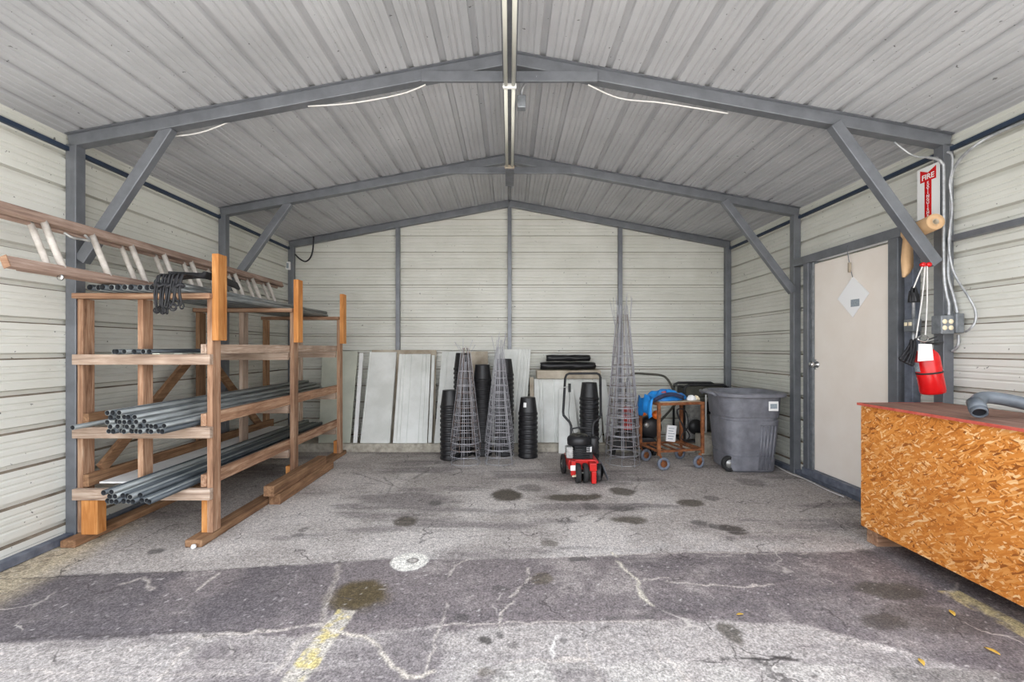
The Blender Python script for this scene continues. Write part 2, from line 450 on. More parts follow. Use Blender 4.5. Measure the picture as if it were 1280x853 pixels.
def vnoise(x, y, sc, seed):
    x = x*sc; y = y*sc
    xi = np.floor(x).astype(np.int64); yi = np.floor(y).astype(np.int64)
    xf = x-xi; yf = y-yi
    def h(a, b):
        n = (a*374761393 + b*668265263 + seed*1442695041) & 0xffffffff
        n = ((n ^ (n >> 13))*1274126177) & 0xffffffff
        return ((n ^ (n >> 16)) & 0xffff)/65535.0
    u = xf*xf*(3-2*xf); w = yf*yf*(3-2*yf)
    return (h(xi,yi)*(1-u)+h(xi+1,yi)*u)*(1-w) + (h(xi,yi+1)*(1-u)+h(xi+1,yi+1)*u)*w
def fbm(x, y, sc, seed, o=4):
    s = 0; a = 1; tot = 0
    for i in range(o):
        s = s + a*vnoise(x, y, sc*2**i, seed+i*17); tot += a; a *= 0.55
    return s/tot
def sst(a, b, x):
    t = np.clip((x-a)/(b-a), 0, 1); return t*t*(3-2*t)
def build_floor():
    x0, x1, y0, y1, st = -3.12, 3.12, 1.0, 6.26, 0.0095
    nx = int((x1-x0)/st)+1; ny = int((y1-y0)/st)+1
    gx = np.linspace(x0, x1, nx); gy = np.linspace(y0, y1, ny)
    X, Y = np.meshgrid(gx, gy)
    def L(r, g, b): return np.array(srgb(r, g, b)[:3])
    def mixc(C, c, m): return C*(1-m[..., None]) + c*m[..., None]
    wx = X + (fbm(X, Y, 5, 3)-.5)*0.10; wy = Y + (fbm(X, Y, 5, 9)-.5)*0.10
    n1 = fbm(X, Y, 1.6, 21, 5); n2 = fbm(X, Y, 9, 33, 4); n3 = fbm(X*0.5, Y*2.2, 2.2, 41, 5)
    C = np.ones(X.shape+(3,))*L(172, 164, 158)
    C = mixc(C, L(204, 197, 191), sst(.50, .70, n1)*0.7)
    C = mixc(C, L(128, 121, 119), sst(.50, .68, n3)*0.75)
    def poly(pts):
        w = sorted(fp(*p) for p in pts)
        return np.interp(X + (fbm(X, Y, 6, 5)-.5)*0.05, [p[0] for p in w], [p[1] for p in w])
    A = poly([(-30, 726), (110, 717), (240, 714), (400, 704), (500, 697), (560, 700), (700, 697), (860, 690), (1060, 690), (1110, 684), (1290, 680)])
    B = poly([(-60, 806), (150, 797), (245, 788), (400, 800), (552, 790), (553, 781), (640, 780), (700, 778), (900, 775), (1010, 782), (1080, 800), (1150, 820), (1290, 860)])
    jit = (fbm(X, Y, 14, 55)-.5)*0.04
    dark = sst(-0.012, 0.012, A - Y + jit) * sst(-0.02, 0.02, Y - B + jit)
    dk = np.ones(X.shape+(3,))*L(126, 117, 116)
    dk = mixc(dk, L(164, 155, 150), sst(.46, .72, n2*0.55+n1*0.45)*0.85)
    dk = mixc(dk, L(104, 97, 98), sst(.5, .7, n3)*0.6)
    dk = mixc(dk, L(98, 92, 94), .75*np.maximum(sst(-.7, -1.5, wx), sst(.9, 1.8, wx)*.7)*sst(.3, .5, fbm(X, Y, 3, 71)))
    C = C*(1-dark[..., None]) + dk*dark[..., None]
    # pale lip behind the seam on the right
    lip = sst(0.0, 0.03, Y-A)*sst(0.28, 0.05, Y-A)*sst(0.2, 0.6, X)
    C = mixc(C, L(190, 184, 180), lip*0.6*sst(.35, .6, n2))
    # front band: pale, blotched
    fb = sst(0.0, 0.03, B-Y)
    C = mixc(C, L(170, 163, 158), fb*0.6*sst(.35, .65, n2))
    xa_, xb_ = fp(250, 830)[0]-.05, fp(548, 830)[0]
    midp = fb*sst(xa_-.02, xa_+.04, wx + (2.0-Y)*.15)*sst(xb_+.03, xb_-.03, wx)
    C = mixc(C, L(126, 118, 117), midp*(.35+.5*sst(.4, .6, n3)))
    Yp = poly([(300, 828), (700, 827), (1000, 826), (1290, 840)])
    fr_ = sst(0, 0.015, Yp-Y+jit)*sst(-0.25, -0.15, X)
    C = mixc(C, L(186, 180, 172), fr_*0.7*sst(.3, .6, n2)); C = mixc(C, L(112, 106, 102), fr_*0.7*sst(.52, .66, n1))
    # gravel along the left wall
    g = sst(-2.60, -2.85, wx + (Y-2.9)*0.12)*sst(3.6, 3.1, Y)
    C = mixc(C, L(190, 176, 150), g*0.9); C = mixc(C, L(120, 108, 92), g*0.6*sst(.55, .7, fbm(X, Y, 30, 77)))
    rough = np.full(X.shape, 0.88)
    # damp and oil spots: (px, py, rx px, ry px, strength, rgb)
    G = (74, 66, 54); K = (84, 80, 78)
    spots = [(446, 744, 40, 19, .95, (88, 76, 52)), (634, 619, 21, 8, .9, G), (713, 621.5, 36, 5, .85, G), (778, 614.5, 15, 5, .8, G), (664, 610, 17, 5, .5, K),
             (506, 651.5, 15, 6.5, .8, G), (544, 628.5, 9, 3.5, .7, K), (865, 629, 16, 5, .8, G), (889, 622, 11, 3.5, .6, K), (790, 649, 22, 4.5, .8, G),
             (775, 636, 18, 3.5, .6, K), (739, 634, 10, 4, .6, K), (687, 679, 11, 5, .6, G), (917, 663, 14, 7, .8, (60, 52, 46)), (897, 659, 7, 4, .7, K),
             (876, 654, 12, 4, .7, K), (708, 651, 14, 2.5, .5, K), (912, 673, 8, 3, .5, K), (937, 602, 18, 4.5, .5, K), (678, 722, 15, 8, .7, (92, 82, 66)),
             (914, 790, 11, 16, .75, (76, 70, 60)), (1115, 739, 42, 12, .75, (80, 76, 68)), (1110, 778, 34, 13, .65, (78, 72, 66)), (1170, 775, 70, 22, .45, (82, 76, 70)),
             (604, 797, 9, 5, .8, (66, 62, 58)), (625, 789, 5, 3.5, .7, K), (577, 771, 8, 5, .7, K), (640, 800, 7, 5, .6, K), (606, 838, 9, 6, .5, (120, 110, 96)),
             (195, 689, 11, 3.5, .75, K), (373, 668, 8, 3.5, .6, K), (378, 661, 7, 3, .6, K), (636, 735, 7, 4, .5, K), (724, 698, 16, 3, .7, K),
             (660, 735, 8, 3, .4, K), (625, 733, 10, 4, .5, K), (697, 803, 6, 4, .6, K), (824, 808, 6, 3.5, .5, K), (768, 772, 16, 4, .5, K), (812, 772, 12, 4, .5, K),
             (915, 744, 5, 3, .6, K), (840, 765, 30, 4, .4, K), (620, 840, 12, 5, .4, K), (1080, 690, 12, 4, .5, K), (1010, 693, 20, 3, .4, K), (940, 823, 10, 4, .5, K)]
    for px, py, rx, ry, s, c in spots:
        cx, cy = fp(px, py); ax = rx*cy/FPX
        ay = (fp(px, py-ry)[1]-fp(px, py+ry)[1])/2
        d = np.hypot((wx-cx)/ax, (wy-cy)/ay)
        m = sst(1.18, 0.72, d + (n2-.5)*0.5)*s
        C = mixc(C, L(*c), m); rough = rough*(1-m*0.25)
    # yellow bay stripes, worn
    def stripe(a, b, wa, wb, s=1.0):
        (ax, ay), (bx, by) = fp(*a), fp(*b)
        dx, dy = bx-ax, by-ay; ln = math.hypot(dx, dy)
        tt = ((X-ax)*dx+(Y-ay)*dy)/ln/ln; pd = np.abs((X-ax)*dy-(Y-ay)*dx)/ln
        w = wa + (wb-wa)*tt
        m = sst(0.006, -0.006, pd - w + jit*0.3)*(tt > 0)*(tt < 1)
        return m*s
    st_ = stripe((434, 762), (345, 880), 0.05, 0.05)
    C = mixc(C, L(214, 206, 190), st_*0.55); C = mixc(C, L(206, 188, 118), st_*sst(.42, .58, fbm(X, Y, 16, 91))*0.8)
    st_ = stripe((1185, 738), (1330, 815), 0.06, 0.06)
    C = mixc(C, L(196, 178, 128), st_*0.75*sst(.3, .5, n2))
    # white ring round a small cleanout cap
    cx, cy = fp(511, 702); d = np.hypot(X-cx+(n2-.5)*.02, (Y-cy)*1.0+(n2-.5)*.02); rr = 23.5*cy/FPX
    C = mixc(C, L(228, 224, 214), sst(rr+.006, rr-.006, d)*0.95)
    cx2, cy2 = fp(516, 700.5); d2 = np.hypot(X-cx2, (Y-cy2)*1.1); C = mixc(C, L(128, 122, 116), sst(rr*0.36, rr*0.30, d2)); C = mixc(C, L(180, 174, 166), sst(rr*0.25, rr*0.2, d2))
    # cracks: polylines in floor coordinates
    Z = np.zeros(X.shape)
    fine = 0.55*(vnoise(X, Y, 22, 8)-.5)*0.05
    fine2 = 0.55*(vnoise(X, Y, 22, 18)-.5)*0.05
    def crack(pts, w, c, s=0.9, depth=0.0):
        nonlocal C, Z
        P = [fp(*p) for p in pts]; D = np.full(X.shape, 9.0)
        for (ax, ay), (bx, by) in zip(P[:-1], P[1:]):
            dx, dy = bx-ax, by-ay; l2 = dx*dx+dy*dy+1e-9
            tt = np.clip(((X+fine-ax)*dx+(Y+fine2-ay)*dy)/l2, 0, 1)
            D = np.minimum(D, np.hypot(X+fine-ax-tt*dx, Y+fine2-ay-tt*dy))
        w = w*0.72; m = sst(w+0.005, w*0.3, D*(0.6+0.8*n2))*s*sst(.22, .42, n2)
        C = mixc(C, L(*c), m)
        if depth: Z = Z - m*depth
    W_ = (198, 188, 178); D_ = (78, 72, 70)
    crack([(425, 705), (418, 730), (408, 752), (402, 780)], .03, W_, .5); crack([(428, 700), (415, 735), (404, 760), (400, 783)], .012, (120, 112, 104), .6)
    crack([(400, 781), (340, 787), (290, 793), (245, 798)], .014, W_, .9); crack([(402, 783), (430, 792), (455, 795), (475, 812), (490, 832), (510, 847), (545, 838)], .016, (206, 196, 182), .95)
    crack([(395, 790), (370, 805), (355, 830), (330, 853)], .035, W_, .6)
    crack([(560, 755), (552, 775), (530, 845)], .008, W_, .7); crack([(553, 781), (640, 778), (700, 777), (830, 776)], .008, W_, .7)
    crack([(765, 690), (775, 705), (795, 725), (803, 745), (815, 758)], .014, (206, 198, 182), .95, 0.002)
    crack([(803, 725), (835, 722)], .008, W_, .8); crack([(835, 727), (925, 733), (985, 728)], .009, W_, .8)
    crack([(640, 745), (655, 730), (663, 722), (660, 710)], .009, W_, .8); crack([(560, 720), (570, 705), (585, 700)], .008, W_, .7)
    crack([(640, 752), (628, 765), (626, 785)], .008, W_, .8); crack([(150, 730), (180, 722), (190, 736)], .014, W_, .6); crack([(245, 738), (275, 716)], .012, W_, .7)
    crack([(0, 800), (70, 795), (240, 790), (330, 788)], .01, D_, .6); crack([(245, 795), (205, 840), (180, 870)], .01, W_, .6); crack([(0, 835), (150, 845), (400, 840)], .008, W_, .4)
    crack([(690, 696), (860, 690), (1010, 692)], .008, W_, .6); crack([(400, 704), (500, 696)], .007, D_, .6); crack([(-5, 724), (240, 714), (400, 704)], .006, D_, .7)
    crack([(700, 613), (640, 612), (560, 608)], .008, D_, .5); crack([(700, 604), (860, 602), (960, 607)], .007, D_, .5)
    crack([(795, 590), (800, 603), (790, 615)], .01, D_, .5); crack([(745, 652), (760, 642), (778, 634), (800, 630)], .012, D_, .6)
    crack([(800, 606), (806, 620), (816, 630)], .008, W_, .6); crack([(515, 600), (532, 590), (545, 578)], .03, D_, .5)
    crack([(1000, 640), (1040, 625), (1070, 614), (1075, 600)], .012, D_, .55); crack([(1040, 625), (1056, 616)], .01, W_, .6)
    crack([(480, 690), (540, 672), (700, 668)], .006, D_, .35); crack([(700, 668), (930, 664), (1070, 660)], .006, (196, 190, 184), .5)
    crack([(900, 823), (955, 823), (1000, 823)], .007, (60, 56, 54), .9); crack([(955, 824), (1000, 824)], .006, (60, 56, 54), .8); crack([(640, 825), (740, 823)], .01, W_, .7)
    crack([(693, 795), (692, 818)], .007, (224, 218, 210), .9); crack([(733, 800), (736, 825), (750, 850)], .008, W_, .7); crack([(830, 822), (860, 850), (880, 860)], .008, W_, .7)
    crack([(820, 808), (826, 830)], .007, W_, .6); crack([(1200, 730), (1180, 745)], .01, W_, .4)
    crack([(440, 590), (470, 600), (500, 610)], .02, D_, .45); crack([(480, 596), (490, 606), (480, 622)], .012, D_, .5)
    Z += (n1-.5)*0.006 + (vnoise(X, Y, 60, 4)-.5)*0.0016
    Z = np.where(Y > 2.2, Z*0.5, Z) - 0.003
    # speckle
    sp = vnoise(X, Y, 85, 61); C = mixc(C, L(214, 208, 202), sst(.90, .97, sp)*0.55); C = mixc(C, L(70, 66, 66), sst(.10, .03, sp)*0.5)
    n = nx*ny
    me = bpy.data.meshes.new('floor')
    co = np.stack([X, Y, Z], -1).reshape(-1)
    idx = np.arange(n).reshape(ny, nx)
    q = np.stack([idx[:-1, :-1], idx[:-1, 1:], idx[1:, 1:], idx[1:, :-1]], -1).reshape(-1)
    me.vertices.add(n); me.vertices.foreach_set('co', co.astype(np.float32))
    me.loops.add(len(q)); me.loops.foreach_set('vertex_index', q.astype(np.int32))
    np_ = len(q)//4
    me.polygons.add(np_); me.polygons.foreach_set('loop_start', np.arange(0, len(q), 4, dtype=np.int32))
    me.update(calc_edges=True); me.validate()
    me.polygons.foreach_set('use_smooth', np.ones(np_, dtype=bool))
    at_ = me.attributes.new('surface', 'FLOAT_COLOR', 'POINT')
    at_.data.foreach_set('color', np.concatenate([C, rough[..., None]], -1).reshape(-1).astype(np.float32))
    t = NT('worn_asphalt'); a = t.n('ShaderNodeAttribute'); a.attribute_name = 'surface'
    v = t.coords((1,1,1), rand=False)
    f = t.noise(v, 110, 3, 0.7); f2 = t.noise(v, 34, 4, 0.6)
    k = t.ramp(f, [(0.30, (0.42,0.42,0.42,1)), (0.5, (0.97,0.97,0.97,1)), (0.70, (1.65,1.65,1.65,1))])
    col = t.mix(1.0, a.outputs['Color'], k, 'MULTIPLY')
    k2 = t.ramp(f2, [(0.35, (0.80,0.80,0.80,1)), (0.65, (1.15,1.15,1.15,1))])
    col = t.mix(1.0, col, k2, 'MULTIPLY')
    for sc_, th, c_, q in ((1.5, .007, srgb(206, 198, 188), .54), (2.3, .010, srgb(74, 68, 66), .50)):
        dn = t.n('ShaderNodeTexNoise'); dn.inputs['Scale'].default_value = 5.0+sc_; dn.inputs['Detail'].default_value = 5; t.l(v, dn.inputs['Vector'])
        mv = t.n('ShaderNodeMix', data_type='VECTOR'); mv.inputs[0].default_value = .16; t.l(v, mv.inputs[4]); t.l(dn.outputs['Color'], mv.inputs[5])
        vo = t.n('ShaderNodeTexVoronoi', feature='DISTANCE_TO_EDGE'); vo.inputs['Scale'].default_value = sc_; t.l(mv.outputs[1], vo.inputs['Vector'])
        e = t.ramp(vo.outputs['Distance'], [(th*.4, (1,1,1,1)), (th, (0,0,0,1))])
        ms = t.ramp(t.noise(v, 1.1*sc_, 3), [(q, (0,0,0,1)), (q+.08, (.75,.75,.75,1))])
        fm = t.mix(1.0, e, ms, 'MULTIPLY')
        col = t.mix(fm, col, c_)
    t.bump(f, 0.5, 0.004)
    t.fin(col, a.outputs['Alpha'], 0, 0.3)
    me.materials.append(t.m)
    o = bpy.data.objects.new('floor', me); COL.objects.link(o)
    struct(o, 'worn grey asphalt floor with damp spots and cracks', 'floor')
build_floor()

# ------------------------------------------------------------------ ceiling light along the ridge
lt = thing('ceiling_light', 'long twin tube strip light under the ridge', 'light', (0, 3.3, 3.13))
FZ = 3.075
MB().box(-0.046, 0.046, 1.65, 4.36, FZ+0.012, FZ+0.055).build('housing', M['lighthouse'], lt, 0.004, True)
for sg in (-1, 1):
    for y0, y1 in ((1.66, 2.965), (2.985, 4.29)):
        MB().tube([(sg*0.026, y0, FZ), (sg*0.026, y1, FZ)], 0.0135, 12).build('lamp_tube', M['tube'], lt, world=True)
mb = MB().box(-0.045, 0.045, 2.966, 2.984, FZ-0.02, FZ+0.012).build('tube_holder', M['white'], lt, 0.002, True)
mb = MB().box(-0.046, 0.046, 4.29, 4.31, FZ-0.02, FZ+0.012).build('tube_holder', M['tan'], lt, 0.002, True)
MB().box(-0.045, 0.045, 4.36, 4.82, FZ-0.005, FZ+0.06).build('end_box', M['lighthouse'], lt, 0.006, True)
for y in (2.2, 3.6): MB().box(-0.012, 0.012, y-0.01, y+0.01, FZ+0.055, RZ).build('hanger', M['steel'], lt, 0, True)
jb = thing('junction_box', 'small grey junction box with a curved conduit beside the ridge light', 'junction box', at(653, 127, 3.2))
MB().box(0.055, 0.115, 3.14, 3.2, 3.02, 3.11).build('box', M['greybox'], jb, 0.006, True)
MB().tube(smooth_path([(0.085, 3.17, 3.10), (0.088, 3.16, 3.15), (0.12, 3.12, 3.18), (0.19, 3.03, 3.165)]), 0.011, 8).build('conduit', M['greycable'], jb, world=True)

def cable(name, pts, r, mat, label, cat='cable', n=6, seg=6):
    o = MB().tube(smooth_path(pts, seg), r, n).build(name, M[mat]); rebase(o, pts[0])
    return setp(o, label, cat)
cable('hanging_cable', [at(155, 171, 3.125), at(205, 171, 3.135), at(250, 166, 3.135), at(290, 151, 3.12)], 0.005, 'cable', 'white cable sagging under the first rafter near the left brace')
cable('cable', [at(385, 133, 2.98), at(440, 129, 2.98), at(500, 118, 2.98), at(532, 106, 2.99)], 0.005, 'cable', 'white cable sagging under the first rafter left of the ridge')
cable('cable', [at(735, 106, 2.99), at(775, 123, 2.98), at(830, 129, 2.98), at(910, 142, 2.99)], 0.005, 'cable', 'white cable sagging under the first rafter right of the ridge')
cable('cable', [at(1118, 178, 3.0), at(1140, 194, 2.99), at(1160, 197, 3.0), at(1172, 197, 3.04)], 0.006, 'greycable', 'grey cable dipping into the top of the right column')

# ------------------------------------------------------------------ lumber rack on the left
rk = thing('lumber_rack', 'tall weathered timber rack of four shelves along the left wall', 'rack', (-2.5, 4.2, 0))
def part(name, mat, b, bevel=0.003):
    return MB().box(*b).build(name, M[mat], rk, bevel, True)
FRY = (3.05, 4.20, 5.34)
XL, XR, XM = (-2.965, -2.927), (-2.075, -2.037), (-2.568, -2.530)
SHELF = (0.285, 0.705, 1.205, 1.655)       # undersides of the cross bars
SH = (0.075, 0.075, 0.07, 0.036)
for i, y in enumerate(FRY):
    part('post', 'wz', (*XR, y, y+0.089, 0.05, 1.68))
    part('post', 'wz' if i == 0 else 'bz', (*XL, y, y+0.089, 0.05, 1.655))
    part('post', 'wz' if i == 0 else 'gz', (*XM, y+0.02, y+0.108, 0.362, 1.655))
    for z, h in zip(SHELF, SH):
        yf = y-0.039
        xr = XR[0]+0.045 if i == 0 else XR[0]-0.002
        if z > 1.6: part('crossbar', 'wx', (-2.965, XR[0]+0.045 if i == 0 else XR[1], y-0.042, y+0.045, z, z+h))
        else: part('crossbar', 'gx', (-2.965, xr, yf, yf+0.037, z, z+h))
    o = part('upright_extension', 'oz', (XR[1]+0.001, XR[1]+0.046, y-0.01, y+0.085, 1.37, 1.965)); o['label'] = 'orange new lumber upright'
    o = part('foot_block', 'oz', (XR[0]-0.042, XR[0]-0.002, y+0.004, y+0.08, 0.05, 0.283 if i == 0 else 0.2)); o['label'] = 'orange new lumber block'
o = part('foot_block', 'oz', (-2.91, -2.80, 3.02, 3.09, 0.05, 0.283)); o['label'] = 'orange new lumber block'
for (z0, z1) in ((0.365, 0.45), (0.782, 0.868), (1.278, 1.345)):
    part('side_rail', 'wy' if z0 < 1 else 'gy', (XR[0]-0.041, XR[0]-0.002, 3.045, 5.45, z0, z1))
for (z0, z1) in ((0.365, 0.45), (0.782, 0.868)):
    part('side_rail', 'by', (XL[1]+0.002, XL[1]+0.04, 3.05, 5.45, z0, z1))
for a, b in (((-2.91, 3.17, 0.46), (-2.91, 4.10, 1.26)), ((-2.91, 4.33, 1.2), (-2.91, 5.2, 0.40))):
    MB().beam(a, b, 0.034, 0.075, up=(0, -0.6, 0.8)).build('brace', M['by'], rk, 0.003, True)
part('skid', 'by', (-2.965, -2.865, 2.93, 5.55, -0.002, 0.048), 0.008)
part('skid', 'by', (-2.15, -2.035, 2.94, 5.55, -0.002, 0.048), 0.008)

o = MB().box(-2.86, -2.58, 3.10, 5.3, 0.374, 0.386).build('board', M['white'], bevel=0.002); rebase(o, (-2.66, 4.2, 0.374))
setp(o, 'flat white board lying on the lowest shelf of the timber rack', 'board')
o = MB().lathe([(0, 0), (.012, 0.002), (.018, .012), (.012, .026), (0, .03)], 7, Matrix.Translation((0,0,0))).build('paper_scrap', M['white'])
o.location = at(242, 681, 2.92); o.location.z = 0.0; setp(o, 'tiny white scrap at the front end of the right skid', 'scrap')

# ------------------------------------------------------------------ conduits on the rack
def pipe_mesh(L, R, mat, wall=0.0026):
    mb = MB(); n = 14
    def ring(r, y): return [(r*math.cos(2*PI*k/n), y, r*math.sin(2*PI*k/n)) for k in range(n)]
    vs = ring(R, 0)+ring(R, L)+ring(R-wall, 0)+ring(R-wall, L)
    fs = []
    for k in range(n):
        j = (k+1) % n
        fs += [(k, j, n+j, n+k), (2*n+j, 2*n+k, 3*n+k, 3*n+j), (j, k, 2*n+k, 2*n+j), (n+k, n+j, 3*n+j, 3*n+k)]
    mb.add(vs, fs, True)
    o = mb.build('conduit_pipe', mat); o.data.materials.append(M['boreshade'])  # inner faces take the painted darkness
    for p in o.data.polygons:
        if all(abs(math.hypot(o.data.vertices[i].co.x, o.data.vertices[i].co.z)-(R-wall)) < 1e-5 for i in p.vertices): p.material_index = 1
    return o
def pipes(spots, R, L, z0, y0, jitter, label, group, mats):
    protos = [pipe_mesh(L, R, m) for m in mats]
    used = set()
    for i, (x, row, *yo) in enumerate(spots):
        k = i % len(protos)
        o = protos[k] if k not in used else dup(protos[k])
        used.add(k)
        o.location = (x, y0 + (yo[0] if yo else rng.uniform(-jitter, jitter)), z0 + R + row*R*1.76)
        setp(o, label, 'pipe', group)
R3 = 0.0165; s3 = 2*R3+0.0012
def rows(x0, counts, s):
    out = []
    for r, (st, n) in enumerate(counts):
        for k in range(n): out.append((x0 + (st+k)*s + (r % 2)*s/2, r))
    return out
pipes(rows(-2.508, [(0, 11), (0, 10), (0, 7), (0.0, 5), (0, 3)], s3)+[(-2.86, 0, 0.12)], R3, 2.6, 0.781, 2.79, 0.02, 'grey metal conduit in the heap on the second shelf from the floor', 'conduits on the second shelf from the floor', [M['conduit'], M['conduitd'], M['conduit']])
pipes(rows(-2.475, [(0, 9), (0, 6), (0, 2)], s3), R3, 2.65, 0.361, 2.73, 0.025, 'dark grey conduit in the bundle on the lowest shelf', 'conduits on the lowest shelf', [M['conduitd'], M['conduit'], M['conduitd']])
pipes([(x, 0) for x in (-2.668, -2.6295, -2.591, -2.508, -2.4695, -2.431)], 0.0175, 2.3, 1.277, 2.99, 0.02, 'grey conduit lying in the single layer on the third shelf', 'conduits on the third shelf', [M['conduit'], M['conduitd']])
pipes([(-2.72+k*0.045, 0) for k in range(12)] + [(-2.2925+k*0.045, 1) for k in range(2)], 0.0195, 2.55, 1.693, 2.88, 0.02, 'grey conduit lying under the ladder on top of the rack', 'conduits on the rack top', [M['conduitd'], M['conduit']])

# flat pale strips on the third shelf
for i, (x0, x1) in enumerate(((-2.41, -2.36), (-2.34, -2.28))):
    o = MB().box(x0, x1, 3.0+0.1*i, 5.2, 1.277, 1.283).build('flat_strip', M['panelg']); rebase(o, (x0, 3.0, 1.277))
    setp(o, ('flat pale strip next to the conduits on the third shelf', 'flat pale strip nearest the right posts on the third shelf')[i], 'strip')

# ------------------------------------------------------------------ wooden extension ladder leaning on the rack top
ld = thing('extension_ladder', 'long wooden extension ladder lying tilted on top of the timber rack', 'ladder', (-2.7, 3.9, 1.74))
uh = Vector((-2.775, 0, 2.088)); lo = Vector((-2.645, 0, 1.772))
dirw = (lo-uh).normalized(); nrm = Vector((dirw.z, 0, -dirw.x))     # normal of the ladder plane
if nrm.x < 0: nrm = -nrm
for off, y0, y1, dz in ((0.0, 2.335, 5.42, 0),):
    for c in (uh, lo):
        p = c + nrm*off
        MB().beam((p.x, y0, p.z), (p.x, y1, p.z), 0.034, 0.062, up=tuple(dirw)).build('side_rail', M['ladder'], ld, 0.004, True)
o = MB().beam((lo.x, 2.329, lo.z), (lo.x, 2.3345, lo.z), 0.038, 0.066, up=tuple(dirw)).build('rail_end', M['wx'], ld, 0.001, True); o['label'] = 'light sawn end of the lower rail'
offb = -nrm*0.040
for c in (uh, lo):
    p = c + offb + dirw*(0.012 if c is uh else -0.012)
    if p.x < -2.975: p.x = -2.975
    MB().beam((p.x, 2.42, p.z), (p.x, 5.36, p.z), 0.024, 0.055, up=tuple(dirw)).build('fly_rail', M['ladder'], ld, 0.004, True)
for k in range(9):
    y = 2.642+0.3048*k
    a, b = uh+dirw*0.02, lo-dirw*0.02
    MB().tube([(a.x, y, a.z), (b.x, y, b.z)], 0.0185, 10).build('rung', M['rung'], ld, world=True)
    y2 = 2.60+0.3048*k
    if k != 1 and y2 < 5.3:
        a2, b2 = a+offb, b+offb
        MB().tube([(a2.x, y2, a2.z), (b2.x, y2, b2.z)], 0.0165, 10).build('rung', M['rung'], ld, world=True)
hk = MB()
hk.tube(smooth_path([at(80, 291, 2.76), at(90, 297, 2.79), at(100, 299, 2.83), at(112, 301, 2.88), at(106, 294, 2.88)]), 0.008, 8)
hk.build('rung_lock', M['alu'], ld, world=True)
MB().lathe([(0, 0), (0.02, 0), (0.018, 0.006), (0, 0.008)], 12, Matrix.Translation(tuple(at(76, 347, 2.60))) @ Matrix.Rotation(PI/2, 4, 'X')).build('bolt_plate', M['chrome'], ld, world=True)

# ------------------------------------------------------------------ bungee bundle and black rope on the rack top
bg = thing('bungee_bundle', 'bundle of black bungee cords draped over the front of the rack top', 'bungee cords', (-2.17, 2.96, 1.74))
for i in range(16):
    x = -2.255 + 0.0115*i + rng.uniform(-.004, .004); yy = 2.84 + rng.uniform(-0.012, 0.012)
    zt = 1.783 + rng.uniform(0, .012); zb = 1.60 + rng.uniform(-0.03, 0.03)
    pts = [(x+rng.uniform(-.02, .02), yy-0.02, zb), (x, yy-0.022, zb+0.08), (x, yy, zt-0.02), (x, yy+0.03, zt), (x, yy+0.09, zt+0.0), (x+0.01, yy+0.13, zt)]
    MB().tube(smooth_path(pts, 6), 0.006, 6).build('cord', M['cord'], bg, world=True)
    lp = MB(); c = Vector(pts[0]) + Vector((0, 0, -0.018)); a0 = rng.uniform(-.9, .9)
    lp.tube([c + Vector((math.cos(a)*0.017*math.cos(a0), math.cos(a)*0.017*math.sin(a0), math.sin(a)*0.018)) for a in [2*PI*k/14 for k in range(14)]], 0.0045, 6, closed=True)
    lp.build('end_loop', M['cord'], bg, world=True)
mb = MB().tube([(-2.262+0.19*k/20, 2.822+0.012*math.sin(k), 1.715+0.01*math.sin(k*2.1)) for k in range(21)], 0.012, 8)
mb.build('binding', M['cord'], bg, world=True)
rp = thing('black_strap', 'coiled black strap lying on the rack top behind the bungee cords', 'strap', (-2.18, 3.2, 1.76))
for i in range(5):
    dz = 0.010*i
    pts = [(-2.22-0.02*i, 3.0, 1.786+dz), (-2.17, 3.03+0.03*i, 1.80+dz), (-2.12, 3.10, 1.81+dz*0.8), (-2.11, 3.3, 1.80+dz*0.8), (-2.13-0.005*i, 3.5, 1.785+dz)]
    MB().tube(smooth_path(pts, 8), 0.011, 8).build('loop', M['cord'], rp, world=True)

# ------------------------------------------------------------------ timbers on the floor beside the rack
for (x0, x1, y0, y1, z0, z1, l) in ((-2.025, -1.93, 3.74, 4.88, 0.0, 0.088, 'brown square timber on the floor beside the rack, lower of the two'),
                                    (-2.033, -1.945, 3.67, 4.72, 0.089, 0.177, 'brown square timber lying on the other timber beside the rack')):
    o = MB().box(x0, x1, y0, y1, z0, z1).build('timber', M['by'], bevel=0.006); rebase(o, ((x0+x1)/2, y0, z0)); setp(o, l, 'timber')

